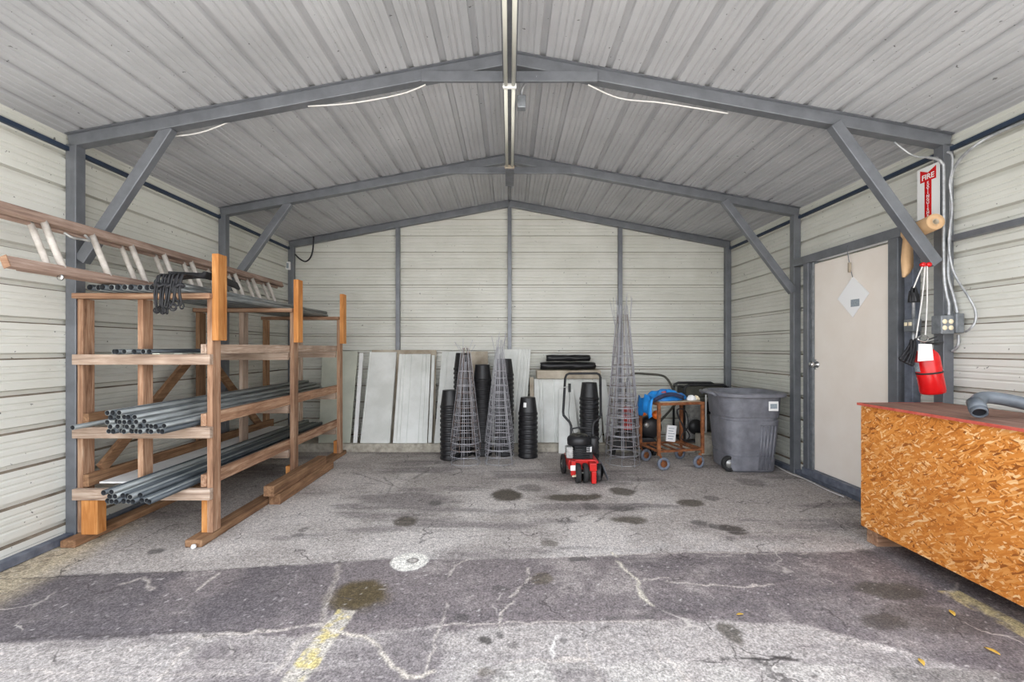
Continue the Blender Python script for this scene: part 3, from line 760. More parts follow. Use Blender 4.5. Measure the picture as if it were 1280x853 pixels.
# ------------------------------------------------------------------ sheets leaning on the back wall
def lean(name, xb0, xb1, xt0, xt1, yb, zb, yt, zt, th, mat, label, cat='panel', ribs=None, lips=False):
    """a panel from its foot line (yb,zb) to its head line (yt,zt)"""
    d = Vector((0, yt-yb, zt-zb)).normalized(); n = Vector((0, d.z, -d.y))   # n points towards the wall
    xs = [(0, 0)]
    th_ = Vector((0, 0, 0))
    mb = MB()
    def P(u, v, w):
        xb = xb0+(xb1-xb0)*u; xt = xt0+(xt1-xt0)*u
        return tuple(Vector((xb+(xt-xb)*v, yb+(yt-yb)*v, zb+(zt-zb)*v)) + n*w)
    pr = ribs if ribs else [(0, 0), (1, 0)]
    k = len(pr); vs = []
    for v in (0, 1):
        for u, w in pr: vs.append(P(u, v, w))
        for u, w in pr: vs.append(P(u, v, w+th))
    fs = []
    for i in range(k-1):
        fs += [(i, i+1, 2*k+i+1, 2*k+i), (k+i+1, k+i, 3*k+i, 3*k+i+1), (i+1, i, k+i, k+i+1), (2*k+i, 2*k+i+1, 3*k+i+1, 3*k+i)]
    fs += [(0, 2*k, 3*k, k), (k-1, 2*k-1, 4*k-1, 3*k-1)]
    mb.add(vs, fs)
    if lips:
        for a, b in ((0, .035), (.965, 1)):
            vs = [P(a, 0, -.012), P(b, 0, -.012), P(b, 1, -.012), P(a, 1, -.012), P(a, 0, 0), P(b, 0, 0), P(b, 1, 0), P(a, 1, 0)]
            mb.add(vs, [(0,1,2,3),(7,6,5,4),(0,4,5,1),(1,5,6,2),(2,6,7,3),(3,7,4,0)])
    o = mb.build(name, M[mat]); rebase(o, ((xb0+xb1)/2, yb, zb))
    return setp(o, label, cat)
def ribbed(cs, w, d):
    out = [(0, 0)]
    for c in cs: out += [(c-w, 0), (c-w*.5, d), (c+w*.5, d), (c+w, 0)]
    return out+[(1, 0)]
YT = 6.11
lean('wall_board', -2.45, -2.045, -2.56, -2.075, 5.70, .102, 6.08, 1.275, .012, 'panelg', 'pale greenish board leaning behind the rear posts of the timber rack')
lean('narrow_strip', -2.005, -1.955, -2.05, -2.0, 5.70, .102, 6.08, 1.25, .02, 'white', 'narrow white strip leaning right of the greenish board')
lean('backing_board', -1.72, -0.985, -1.90, -1.01, 5.86, .102, 6.13, 1.29, .012, 'tan', 'wide board with a brown top edge behind the two white panels')
lean('white_panel', -1.905, -1.53, -1.91, -1.545, 5.68, .102, 6.085, 1.26, .022, 'panel', 'plain white panel leaning just right of the narrow white strip', lips=True)
lean('grooved_panel', -1.49, -1.055, -1.505, -1.075, 5.68, .102, 6.07, 1.235, .014, 'panel', 'white grooved panel leaning in front of the wide backing board', ribs=ribbed([.1, .2, .40, .75, .87], .012, .012))
lean('side_channel', -1.045, -1.0, -1.06, -1.02, 5.70, .102, 6.07, 1.22, .03, 'panel', 'slim white channel leaning against the right edge of the grooved panel')
lean('white_panel', -0.965, -0.62, -0.925, -0.60, 5.68, .102, 6.09, 1.265, .016, 'panel', 'white panel half hidden behind the leftmost pot stack', ribs=ribbed([.25, .6], .03, .008))
lean('white_panel', -0.35, 0.19, -0.17, 0.29, 5.69, .102, 6.09, 1.30, .018, 'panel', 'white ribbed panel behind the low pot stack with a label', ribs=ribbed([.62, .72, .82, .92], .02, .012))
lean('tan_board', -0.60, -0.25, -0.60, -0.30, 5.85, .102, 6.12, 1.27, .012, 'tan', 'tan board behind the two tall pot stacks')
lean('wide_panel', .33, 1.2, .33, 1.2, 5.72, .102, 6.0, .90, .03, 'panel', 'wide white panel behind the red edger', ribs=ribbed([.07, .12, .3, .52, .75, .9], .012, .01))
lean('wide_panel', 1.23, 1.36, 1.215, 1.30, 5.74, .102, 6.02, .90, .014, 'panel', 'slanted white panel edge between the red edger and the tallest wire cages')
lean('wide_panel', .28, .33, .27, .322, 5.72, .102, 6.0, .92, .05, 'tan', 'tan panel edge standing at the left of the wide white panel')
lean('short_panel', .615, .885, .655, .855, 5.56, .0, 5.93, .765, .012, 'panel', 'small white panel standing on the floor behind the edger handle')
# things stacked on the top of the wide panel
o = MB().box(.36, 1.22, 5.93, 6.11, .905, 1.02).build('tan_box', M['tan'], bevel=0.012); rebase(o, (.79, 6.02, .905)); setp(o, 'long tan box lying on the wide white panel behind the edger', 'box')
def roll(x0, x1, y, z, r, sq, label):
    mb = MB(); n = 18; m = 14; vs = []
    for i in range(m+1):
        x = x0+(x1-x0)*i/m
        for k in range(n):
            a = 2*PI*k/n; rr = r*(1+.06*math.sin(3*a+i*.9)+.05*math.sin(i*1.7+k))
            vs.append((x+.006*math.sin(k*2.3), y+rr*1.5*math.cos(a), z+rr*sq*math.sin(a)))
    fs = [(i*n+k, i*n+(k+1) % n, (i+1)*n+(k+1) % n, (i+1)*n+k) for i in range(m) for k in range(n)]
    fs += [tuple(range(n)), tuple(range(m*n, m*n+n))]
    mb.add(vs, fs, True)
    o = mb.build('plastic_roll', M['black']); rebase(o, ((x0+x1)/2, y, z-r*sq)); setp(o, label, 'roll')
roll(.42, 1.15, 6.02, 1.0775, .052, .93, 'crumpled black plastic roll lying on the long tan box')
roll(.50, 1.08, 6.02, 1.182, .046, .93, 'black plastic roll topmost of the pile behind the edger')

# ------------------------------------------------------------------ nursery pots, nested upside down
def pot_mesh():
    mb = MB()
    prof = [(0, .212), (.070, .212), (.088, .210), (.090, .204), (.1085, .050), (.1095, .046), (.112, .028), (.118, .026), (.118, .0), (.1125, .0), (.1065, .046), (.087, .200), (.0, .205)]
    mb.lathe(prof, 28)
    return mb.build('nursery_pot', M['black'])
proto = pot_mesh(); first = True
stacks = [(-.575, 5.50, 20, .055, 'tallest pot stack', 'tallest pot stack'),
          (-.71, 5.30, 12, .055, 'short stack furthest left', 'short pot stack at the left'),
          (-.335, 5.50, 18, .053, 'pot stack between the two silver cage stacks', 'pot stack between the cages'),
          (-.065, 5.50, 19, .054, 'pot stack behind the second silver cage stack', 'pot stack behind the second cages'),
          (.223, 5.39, 10, .0565, 'knee high pot stack standing clear right of the cages', 'low pot stack'),
          (.965, 5.39, 14, .053, 'pot stack behind the handle of the red edger', 'pot stack behind the edger')]
for (x, y, n, dz, desc, grp) in stacks:
    for k in range(n):
        o = proto if first else dup(proto); first = False
        o.location = (x, y, k*dz + 0.0015); o.rotation_euler = (0, 0, rng.uniform(0, 6))
        top = k == n-1; bot = k == 0
        setp(o, ('topmost black nursery pot of the ' if top else 'lowest black nursery pot of the ' if bot else 'black nursery pot nested in the ')+desc, 'pot', 'nursery pots in the '+grp)
    if grp == 'low pot stack':
        o.rotation_euler = (0, 0, 0)
        mb = MB(); a0 = -PI/2-.42
        vs = []
        for i in range(5):
            a = a0-.18+.36*i/4
            for zz, rr in ((.10, .1037), (.155, .0969)): vs.append((rr*math.cos(a), rr*math.sin(a), zz))
        mb.add(vs, [(2*i, 2*i+2, 2*i+3, 2*i+1) for i in range(4)])
        lb = mb.build('price_label', M['whiteplastic'], o); lb['label'] = 'small white sticker'

# ------------------------------------------------------------------ wire tomato cages
def cage(label, group, loc, rz, r0, r1, hc, ht, nring, mat, nleg=4, seed=0, wr=.003):
    R_ = random.Random(seed)
    top = label.startswith('topmost')
    t = thing('tomato_cage', label, 'wire cage', loc, rz, group)
    for k in range(nring):
        z = .02 + (hc*.78)*(k/(nring-1))**1.05; r = r0+(r1-r0)*z/hc
        dx = dy = 0; tl = R_.uniform(-.015, .015) if top else 0
        MB().tube([(r*math.cos(2*PI*i/24)+dx, r*math.sin(2*PI*i/24)+dy, z+tl*r*math.cos(2*PI*i/24)) for i in range(24)], wr, 5, closed=True).build('ring', M[mat], t)
    for k in range(nleg):
        a = 2*PI*k/nleg+.3; b = a; e = R_.uniform(0, .10) if top else .03
        pts = [(r0*math.cos(a), r0*math.sin(a), .001), (r1*math.cos(a), r1*math.sin(a), hc),
               (r1*math.cos(b)*1.5+R_.uniform(-.05, .05), r1*math.sin(b)*1.3, ht-e) if top else (r1*math.cos(b)*.6, r1*math.sin(b)*.6, ht-e)]
        MB().tube(pts, wr, 5).build('leg', M[mat], t)
    return t
for (x, y, nc, r0, r1, hc, ht, nr, nl, who, grp, mats) in (
        (-.50, 5.06, 4, .172, .055, 1.02, 1.19, 6, 6, 'the left of two stacks before the black pots', 'wire cages of the left stack', ('wire', 'wire', 'rustwire')),
        (-.115, 5.08, 4, .168, .05, 1.02, 1.28, 6, 6, 'the stack just left of the low pot stack', 'wire cages of the middle stack', ('wire', 'wire', 'wire')),
        (1.285, 5.06, 5, .192, .09, 1.15, 1.52, 9, 8, 'the tallest stack between edger and rusty cart', 'wire cages of the tallest stack', ('wire', 'wire', 'rustwire'))):
    for k in range(nc):
        lab = ('topmost' if k == nc-1 else 'lowest' if k == 0 else 'inner') + ' wire cage of ' + who
        cage(lab, grp, (x, y, (.105 if nc == 5 else .08)*k), .9*k+.2, r0, r1, hc, ht, nr, mats[k % len(mats)], nl, int(x*100)+k*13+500)

# ------------------------------------------------------------------ red lawn edger
ed = thing('lawn_edger', 'red and black petrol lawn edger on four small wheels', 'edger', (.72, 4.5, 0))
def wheel(parent, name, c, r, w, axis='X', mat='rubber', hub='alu', hubname='hub', ang=0.0):
    Mx = Matrix.Translation(c) @ Matrix.Rotation(ang, 4, 'Z') @ (Matrix.Rotation(PI/2, 4, 'Y') if axis == 'X' else Matrix.Rotation(PI/2, 4, 'X'))
    h = w/2
    o = MB().lathe([(r*.55, -h*.8), (r*.86, -h), (r*.97, -h*.72), (r, -h*.3), (r, h*.3), (r*.97, h*.72), (r*.86, h), (r*.55, h*.8), (r*.55, -h*.8)], 28, Mx).build(name, M[mat], parent, world=True)
    hb = MB().lathe([(0, -h*.7), (r*.2, -h*.75), (r*.25, -h*.5), (r*.57, -h*.55), (r*.57, h*.55), (r*.25, h*.5), (r*.2, h*.75), (0, h*.7)], 20, Mx)
    Mi = mat_of(parent).inverted()
    b = hb.build(hubname, M[hub], o, world=False)
    for v in b.data.vertices: v.co = Mi @ v.co
    return o
wheel(ed, 'front_wheel', (.668, 4.36, .094), .094, .055); wheel(ed, 'front_wheel', (.742, 4.36, .094), .094, .05)
wheel(ed, 'rear_wheel', (.565, 4.68, .10), .10, .045); wheel(ed, 'rear_wheel', (.905, 4.70, .10), .10, .045)
mb = MB(); mb.prism([(.585, .115), (.86, .115), (.88, .14), (.88, .20), (.84, .212), (.60, .212), (.58, .195)], 4.40, 4.74)
mb.box(.60, .645, 4.33, 4.42, .07, .215); mb.box(.775, .845, 4.30, 4.42, .125, .20)
o = mb.build('deck', M['red'], ed, .006, True)
MB().box(.592, .64, 4.322, 4.328, .125, .175).build('warning_label', M['whiteplastic'], o, 0, False)
for v in bpy.data.objects[o.children[0].name].data.vertices: v.co -= Vector((.72, 4.5, 0))
MB().box(.61, .70, 4.33, 4.35, .06, .085).build('front_plate', M['cream'], ed, .003, True)
MB().tube([(.62, 4.36, .094), (.79, 4.36, .094)], .009, 8).build('axle', M['alu'], ed, world=True)
MB().tube([(.545, 4.69, .10), (.925, 4.69, .10)], .009, 8).build('axle', M['alu'], ed, world=True)
mb = MB(); mb.box(.79, .835, 4.27, 4.33, .012, .13); o = mb.build('blade_bracket', M['red'], ed, .006, True)
# blade guard: half disc
hg = [(.095*math.cos(a), .02+.095*math.sin(a)) for a in [PI*k/14 for k in range(15)]]
mb = MB(); mb.prism([(a, b+.06) for a, b in hg]+[(-.095, .03), (.095, .03)], -.03, .03, Matrix.Translation((.885, 4.40, 0)) @ Matrix.Rotation(PI/2-.35, 4, 'Z'))
mb.build('blade_guard', M['black'], ed, .004, True)
mb = MB(); mb.lathe([(0, -.004), (.03, -.004), (.10, -.002), (.10, .002), (.03, .004), (0, .004)], 24, Matrix.Translation((.935, 4.40, .105)) @ Matrix.Rotation(PI/2-.35, 4, 'Y'))
mb.build('blade', M['steel'], ed, world=True)
# engine
mb = MB(); mb.box(.61, .83, 4.43, 4.66, .212, .30); mb.lathe([(0, .21), (.085, .21), (.085, .31), (.075, .33), (0, .33)], 20, Matrix.Translation((.70, 4.50, 0)))
for k in range(7): mb.box(.64, .80, 4.395-.002*(k % 2), 4.44, .225+.018*k, .233+.018*k)
mb.build('engine_block', M['black'], ed, .004, True)
mb = MB(); mb.lathe([(.05, .31), (.098, .325), (.114, .345), (.116, .39), (.108, .415), (.085, .435), (.045, .445), (0, .446)], 26, Matrix.Translation((.70, 4.52, 0)))
o = mb.build('engine_cover', M['black'], ed, world=True)
mb = MB()
for k in range(12):
    a = 2*PI*k/12; mb.beam((.70+.03*math.cos(a)-.72, .02+.03*math.sin(a), .447), (.70+.088*math.cos(a)-.72, .02+.088*math.sin(a), .437), .008, .006)
mb.lathe([(0, .444), (.024, .444), (.022, .458), (0, .46)], 14, Matrix.Translation((-.02, .02, 0)))
mb.build('starter_screen', M['tank'], o)
mb = MB(); mb.box(.565, .625, 4.40, 4.50, .225, .335)
for k in range(5): mb.box(.558, .63, 4.395, 4.505, .24+.02*k, .247+.02*k)
mb.build('muffler', M['alu'], ed, .006, True)
mb = MB(); mb.lathe([(0, 0), (.045, 0), (.055, .02), (.055, .15), (.045, .17), (.02, .175), (0, .175)], 20, Matrix.Translation((.855, 4.55, .24)))
o = mb.build('fuel_tank', M['black'], ed, world=True)
MB().lathe([(0, 0), (.022, 0), (.022, .02), (0, .022)], 14, Matrix.Translation((.135, .05, .413))).build('fuel_cap', M['rubber'], o)
MB().box(.765, .815, 4.418, 4.422, .285, .335).build('label_plate', M['whiteplastic'], ed, 0, True)
MB().box(.755, .83, 4.422, 4.50, .26, .345).build('air_filter', M['black'], ed, .008, True)
# handle
def hY(z): return 4.66 + max(0, z-.42)*.5
def hp(px, py):
    Y = 4.7
    for _ in range(5): Y = hY(at(px, py, Y).z)
    return at(px, py, Y)
hl = [(.607, 4.62, .22), hp(714, 541), hp(714, 533), hp(712, 528), hp(704.5, 519.5), hp(704, 515), hp(706.5, 473), hp(708, 469), hp(711, 467.2), hp(746, 467), hp(749, 468.5), hp(750.5, 472),
      hp(751, 519), hp(750, 522), hp(743, 528), hp(741, 532), hp(741, 543), (.85, 4.62, .22)]
MB().tube([Vector(p) for p in hl], .0135, 10).build('handle', M['black'], ed, world=True)
MB().tube([hp(714, 540), hp(716, 536), hp(722, 535), hp(738, 535), hp(741, 538)], .009, 8).build('handle_crossbar', M['black'], ed, world=True)
a = hp(709.5, 480); b = hp(709.5, 490)
MB().beam(a+Vector((.02, -.01, 0)), b+Vector((.02, -.01, 0)), .03, .03).build('throttle_box', M['black'], ed, .004, True)
MB().tube([a+Vector((.02, -.02, -.03)), a+Vector((-.05, -.05, -.035))], .005, 6).build('throttle_lever', M['alu'], ed, world=True)
MB().tube(smooth_path([b+Vector((.02, 0, 0)), hp(712, 500), hp(711, 520), hp(716, 538), (.68, 4.62, .36)]), .003, 6).build('throttle_cable', M['cord'], ed, world=True)
MB().tube(smooth_path([hp(751, 505), hp(753, 525), hp(751, 545), (.88, 4.62, .30)]), .003, 6).build('brake_cable', M['cord'], ed, world=True)

# ------------------------------------------------------------------ rusty cart
ca = math.radians(12); ux = Vector((math.cos(ca), math.sin(ca), 0)); uy = Vector((-math.sin(ca), math.cos(ca), 0)); FL = Vector((1.61, 4.80, 0))
CL, CW = .53, .40
def cp(a, b, z): return FL + ux*a + uy*b + Vector((0, 0, z))
ct = thing('rusty_cart', 'rusty two tier steel cart on grey casters left of the bin', 'cart', cp(CL/2, CW/2, 0), ca)
ZT, ZS = .725, .20
for a, b in ((0, 0), (CL, 0), (0, CW), (CL, CW)):
    MB().beam(cp(a, b, .155), cp(a, b, ZT-.01), .032, .032, up=uy).build('leg', M['rust'], ct, .004, True)
mb = MB()
for (a0, b0, a1, b1) in ((0, 0, CL, 0), (0, CW, CL, CW), (0, 0, 0, CW), (CL, 0, CL, CW)): mb.beam(cp(a0, b0, ZT-.014), cp(a1, b1, ZT-.014), .03, .03, ext=.016)
mb.build('top_frame', M['rust'], ct, .003, True)
mb = MB()
for k in range(4): mb.beam(cp(.02, .05+.1*k, ZT+.006), cp(CL-.02, .05+.1*k, ZT+.006), .096, .01)
mb.build('top_boards', M['tan'], ct, .002, True)
mb = MB()
for (a0, b0, a1, b1) in ((0, 0, CL, 0), (0, CW, CL, CW), (0, 0, 0, CW), (CL, 0, CL, CW)): mb.beam(cp(a0, b0, ZS), cp(a1, b1, ZS), .024, .024)
mb.build('shelf_frame', M['rust'], ct, .003, True)
for k in range(4):
    b = .09+.117*k; MB().beam(cp(b, .01, ZS+.006), cp(b, CW-.01, ZS+.006), .03, .012).build('shelf_slat', M['rust'], ct, .002, True)
for i, (a, b) in enumerate(((.015, 0), (CL-.03, 0), (0, CW), (CL, CW))):
    c = cp(a + (.03 if i == 0 else .06 if i == 2 else -.03), b-.02, .070)
    wheel(ct, 'caster_wheel', c, .070, .034, axis='Y', mat='wheelgrey', hub='rust', ang=(.1 if i == 0 else .35))
    MB().beam(cp(a, b, .16), c+Vector((0, 0, .012))+uy*.026, .03, .006).beam(cp(a, b, .16), c+Vector((0, 0, .012))-uy*.026, .03, .006).build('caster_fork', M['rust'], ct, .002, True)

# blue tarp bundle on the cart
def crumple(name, mat, cx, cy, z0, ax, ay, h, seed, label, cat, rot=0., drape=None, par=None):
    R_ = random.Random(seed); nu, nv = 40, 26; vs = []
    ph = [R_.uniform(0, 6.28) for _ in range(12)]
    for j in range(nv+1):
        v = j/nv*PI/2
        for i in range(nu):
            a = 2*PI*i/nu
            rr = math.cos(v)*(1+.12*math.sin(3*a+ph[0])+.08*math.sin(5*a+ph[1])+.04*math.sin(11*a+ph[2]+v*3))
            z = h*math.sin(v)*(1+.22*math.sin(4*a+ph[3]+v*4)+.16*math.sin(7*a+ph[4]-v*5)*math.cos(v))
            x = ax*rr*math.cos(a); y = ay*rr*math.sin(a)
            if drape and x < drape[0]: z -= (drape[0]-x)*drape[1]
            vs.append((x, y, z))
    fs = [(j*nu+i, j*nu+(i+1) % nu, (j+1)*nu+(i+1) % nu, (j+1)*nu+i) for j in range(nv) for i in range(nu)]
    fs.append(tuple(range(nu)))
    mb = MB().add(vs, fs, True, Matrix.Rotation(rot, 4, 'Z'))
    o = mb.build(name, M[mat], par); 
    o.location = (cx, cy, z0) if par is None else (cx, cy, z0)
    if par is None: setp(o, label, cat)
    return o
p = cp(.20, .19, ZT+.012)
tp = crumple('tarp', 'tarp', p.x, p.y, p.z, .225, .15, .095, 4, 'crumpled bright blue tarp on the rusty cart', 'tarp', ca)
mb = MB()   # a fold hanging over the left end of the cart
vs = []
for i in range(9):
    for j in range(7):
        b = -.02+.30*i/8; s = j/6
        q = cp(-.045-.02*math.sin(s*2.2)-.015*math.sin(i*1.9), b+.05, ZT+.05-.20*s-.03*math.sin(i*1.2))
        vs.append(tuple(q))
fs = [(i*7+j, i*7+j+1, (i+1)*7+j+1, (i+1)*7+j) for i in range(8) for j in range(6)]
mb.add(vs, fs, True); o = mb.build('hanging_fold', M['tarp'])
Mi = Matrix.Translation(-tp.location)
for v in o.data.vertices: v.co = Mi @ v.co
o.parent = tp; mm = o.modifiers.new('t', 'SOLIDIFY'); mm.thickness = .008
mb = MB()
vs = []
for i in range(13):
    s = i/12
    for j, dz in enumerate((0, .045)):
        vs.append(tuple(cp(-.05+.36*s, .012-.02*math.sin(s*PI), ZT+.022+dz+.055*math.sin(s*PI)-.02*(1-s)) - tp.location))
mb.add(vs, [(2*i, 2*i+2, 2*i+3, 2*i+1) for i in range(12)], True); o = mb.build('navy_edge', M['navy'], tp); mm = o.modifiers.new('t', 'SOLIDIFY'); mm.thickness = .012
for q, (a, b, w) in enumerate(((.12, .10, .05), (.21, .09, .035), (.28, .06, .04))):
    c = cp(a, b, ZT+.10-.012*q) - tp.location
    MB().box(-w/2, w/2, -.004, .004, -.012, .012, Matrix.Translation(c) @ Euler((-.6, .3*q-.2, ca)).to_matrix().to_4x4()).build('printed_patch', M['rededge'] if q != 2 else M['white'], tp)
p = cp(.47, .09, ZT+.0115)
cl = thing('cleaning_rag', 'pale folded rag beside the blue tarp on the cart', 'rag', p, ca)
crumple('cloth', 'white', -.02, 0, 0, .055, .045, .045, 9, None, None, 0, None, cl)
crumple('cloth', 'cream', .05, .01, 0, .035, .035, .04, 12, None, None, 0, None, cl)

# small engine machine behind the cart
sm = thing('small_engine', 'black engine powered machine with orange cap behind the rusty cart', 'engine', (1.62, 5.43, 0))
mb = MB(); mb.lathe([(0, -.10), (.11, -.10), (.135, -.06), (.135, .05), (.10, .09), (.03, .10), (0, .10)], 24, Matrix.Translation((1.70, 5.41, .36)) @ Matrix.Rotation(PI/2, 4, 'X')); mb.build('fan_housing', M['black'], sm, world=True)
mb = MB(); mb.lathe([(0, 0), (.05, 0), (.055, .02), (.045, .05), (.02, .06), (0, .06)], 18, Matrix.Translation((1.755, 5.33, .52)) @ Matrix.Rotation(PI/2, 4, 'X')); o = mb.build('fuel_cap', M['orange'], sm, world=True); o['label'] = 'orange round cap'
mb = MB(); mb.box(1.40, 1.58, 5.35, 5.55, .28, .42); mb.box(1.44, 1.56, 5.35, 5.52, .42, .54); mb.build('engine_block', M['black'], sm, .015, True)
MB().box(1.53, 1.64, 5.33, 5.45, .50, .60).build('air_cleaner', M['orange'], sm, .02, True)
mb = MB(); mb.prism([(1.22, .10), (1.78, .10), (1.80, .17), (1.72, .24), (1.28, .24), (1.20, .17)], 5.32, 5.60); o = mb.build('deck', M['black'], sm, .012, True)
MB().box(1.355, 1.465, 5.29, 5.345, .34, .62).build('side_cover', M['red'], sm, .012, True)
MB().lathe([(0, 0), (.03, 0), (.03, .03), (0, .035)], 14, Matrix.Translation((1.63, 5.315, .40)) @ Matrix.Rotation(PI/2, 4, 'X')).build('starter_grip', M['alu'], sm, world=True)
for x in (1.26, 1.76):
    wheel(sm, 'wheel', (x, 5.45, .085), .085, .05)
hh = [at(845, 505, 5.50), at(842, 490, 5.5), at(838, 480, 5.5), at(832, 472, 5.5), at(824, 469, 5.5), at(805, 467.5, 5.5), at(795, 467, 5.5), at(789, 468.5, 5.5), at(785, 473, 5.5), at(783, 485, 5.5), at(782, 510, 5.5)]
MB().tube([Vector((1.72, 5.52, .24))] + smooth_path(hh, 4) + [Vector((1.42, 5.52, .24))], .014, 10).build('handle', M['tank'], sm, world=True)
# printed bag and black cable on / by the cart
o = MB().box(-.06, .06, -.012, .012, 0, .19).build('printed_bag', M['whiteplastic'], bevel=.006); o.location = cp(.35, .34, ZS+.022); o.rotation_euler = (-.05, 0.12, ca)
setp(o, 'small white printed bag standing on the lower shelf of the cart', 'bag')
for k in range(5): 
    b_ = MB().box(-.045, .02+.01*(k % 3), -.0135, -.0122, .03+.03*k, .038+.03*k).build('print_line', M['stickergrey'], o)
cb = []
for (px, py, Y) in ((846, 512, 5.06), (850, 525, 5.04), (857, 536, 5.04), (862, 545, 5.04), (858, 550, 5.05), (852, 549, 5.05), (853, 543, 5.06), (860, 533, 5.07), (858, 516, 5.08), (850, 511, 5.1), (846, 516, 5.1), (852, 530, 5.08), (856, 540, 5.08)):
    cb.append(at(px, py, Y))
o = MB().tube(smooth_path(cb, 6), .0065, 7).build('black_cable', M['cord']); rebase(o, cb[0]); setp(o, 'tangled black cable hanging under the top of the cart', 'cable')

# ------------------------------------------------------------------ generator
gn = thing('generator', 'dark tube framed petrol generator on the kerb behind the bin', 'generator', (2.52, 5.85, .10))
gx0, gx1, gy0, gy1, gz = 2.235, 2.80, 5.70, 6.06, .845
for y in (gy0, gy1):
    pts = [(gx0, y, .115), (gx0, y, gz-.06), (gx0+.02, y, gz-.02), (gx0+.06, y, gz), (gx1-.06, y, gz), (gx1-.02, y, gz-.02), (gx1, y, gz-.06), (gx1, y, .115)]
    MB().tube(pts, .016, 10).build('frame', M['black'], gn, world=True)
for z in (.12, gz-.03):
    for x in (gx0, gx1): MB().tube([(x, gy0, z), (x, gy1, z)], .014, 8).build('frame_bar', M['black'], gn, world=True)
    if z < .2:
        for y in (gy0, gy1): MB().tube([(gx0, y, z), (gx1, y, z)], .014, 8).build('frame_bar', M['black'], gn, world=True)
mb = MB(); mb.prism([(gx0+.03, .70), (gx0+.05, .68), (gx1-.05, .68), (gx1-.03, .70), (gx1-.03, .80), (gx1-.06, .825), (gx0+.06, .825), (gx0+.03, .80)], gy0+.03, gy1-.03)
o = mb.build('fuel_tank', M['tank'], gn, .02, True, 3)
mb = MB(); mb.box(2.29, 2.52, 5.76, 6.0, .14, .42); mb.box(2.33, 2.48, 5.74, 5.98, .42, .60)
for k in range(6): mb.box(2.325, 2.485, 5.73, 5.99, .43+.028*k, .438+.028*k)
mb.build('engine_block', M['alu'], gn, .01, True)
MB().lathe([(0, 0), (.085, 0), (.10, .02), (.095, .05), (.03, .065), (0, .065)], 22, Matrix.Translation((2.40, 5.765, .30)) @ Matrix.Rotation(PI/2, 4, 'X')).build('recoil_starter', M['black'], gn, world=True)
MB().lathe([(0, -.11), (.10, -.11), (.115, -.09), (.115, .09), (.10, .11), (0, .11)], 22, Matrix.Translation((2.66, 5.87, .33)) @ Matrix.Rotation(PI/2, 4, 'Y')).build('alternator', M['tank'], gn, world=True)
MB().box(2.50, 2.60, 5.73, 5.84, .46, .62).build('air_filter', M['black'], gn, .012, True)
MB().box(2.62, 2.77, 5.70, 5.78, .45, .66).build('control_panel', M['black'], gn, .01, True)
MB().tube([(2.505, 5.675, .11), (2.505, 5.675, .72)], .011, 8).build('side_tube', M['white'], gn, world=True)
o = MB().box(2.345, 2.615, 5.46, 5.63, 0, .245).build('concrete_block', M['concrete'], bevel=.012); rebase(o, (2.48, 5.54, 0)); setp(o, 'pale concrete block on the floor between cart and bin', 'block')

# ------------------------------------------------------------------ grey rolling bin
bc = Vector((2.585, 4.935, 0))
bn = thing('rolling_bin', 'large grey plastic rolling bin in front of the right rear column', 'bin', bc)
def rrect(hx, hy, rad, z, n=6):
    out = []
    for cx, cy, a0 in ((hx-rad, hy-rad, 0), (-hx+rad, hy-rad, PI/2), (-hx+rad, -hy+rad, PI), (hx-rad, -hy+rad, 1.5*PI)):
        for k in range(n+1):
            a = a0+PI/2*k/n; out.append((cx+rad*math.cos(a), cy+rad*math.sin(a), z))
    return out
def loft(mb, secs, close0=True):
    n = len(secs[0]); vs = [p for s in secs for p in s]
    fs = [(i*n+k, i*n+(k+1) % n, (i+1)*n+(k+1) % n, (i+1)*n+k) for i in range(len(secs)-1) for k in range(n)]
    if close0: fs.append(tuple(reversed(range(n))))
    fs.append(tuple(range((len(secs)-1)*n, len(secs)*n)))
    mb.add(vs, fs, True)
def bs(z):  # half sizes of the tapering body
    t_ = z/.80; return .245+.075*t_, .24+.085*t_
secs = [rrect(.225, .22, .07, .0), rrect(.245, .24, .09, .02)]
for z in (.17, .175, .19, .195, .55, .555, .585, .59, .80):
    hx, hy = bs(z); dd = .010 if .172 < z < .193 or .553 < z < .587 else 0
    secs.append(rrect(hx-dd, hy-dd, .10+.11*z/.8, z))
for z, e in ((.80, .03), (.805, .045), (.835, .047), (.845, .035), (.845, .012), (.80, -.006)):
    hx, hy = bs(.80); secs.append(rrect(hx+e, hy+e, .24, z))
for z in (.5, .06):
    hx, hy = bs(z); secs.append(rrect(hx-.008, hy-.008, .10+.11*z/.8, z))
mb = MB(); loft(mb, secs); o = mb.build('body', M['bin'], bn)
md = o.modifiers.new('e', 'EDGE_SPLIT'); md.split_angle = .6
mb = MB()
for k in range(5):
    x = .045+.032*k
    z0, z1 = .03, .50
    y0 = -bs(z0)[1]-.003; y1 = -bs(z1)[1]-.003
    mb.tube([(x, y0+.0, z0), (x*1.1, y1, z1)], .0085, 8)
mb.tube([(.035, -bs(.51)[1]-.002, .51), (.2, -bs(.51)[1]-.002, .51)], .008, 8)
mb.build('face_rib', M['bin'], bn)
MB().box(.095, .195, -.338, -.33, .665, .765, Matrix.Rotation(.0, 4, 'X')).build('label_plate', M['whiteplastic'], bn, .003)
MB().box(.11, .18, -.3395, -.3382, .69, .74).build('label_print', M['stickergrey'], bn)
for xw, y in ((-.24, -.19), (-.12, .16)):
    wheel(bn, 'wheel', Vector((bc.x+xw, bc.y+y, .085)), .085, .05, axis='Y', mat='rubber', hub='alu')
MB().tube([(-.235, -.2, .085), (-.235, .18, .085)], .012, 8).build('axle', M['steel'], bn)
MB().tube([(-.37, -.16, .80), (-.40, -.16, .83), (-.40, .16, .83), (-.37, .16, .80)], .016, 10).build('grip_bar', M['bin'], bn)

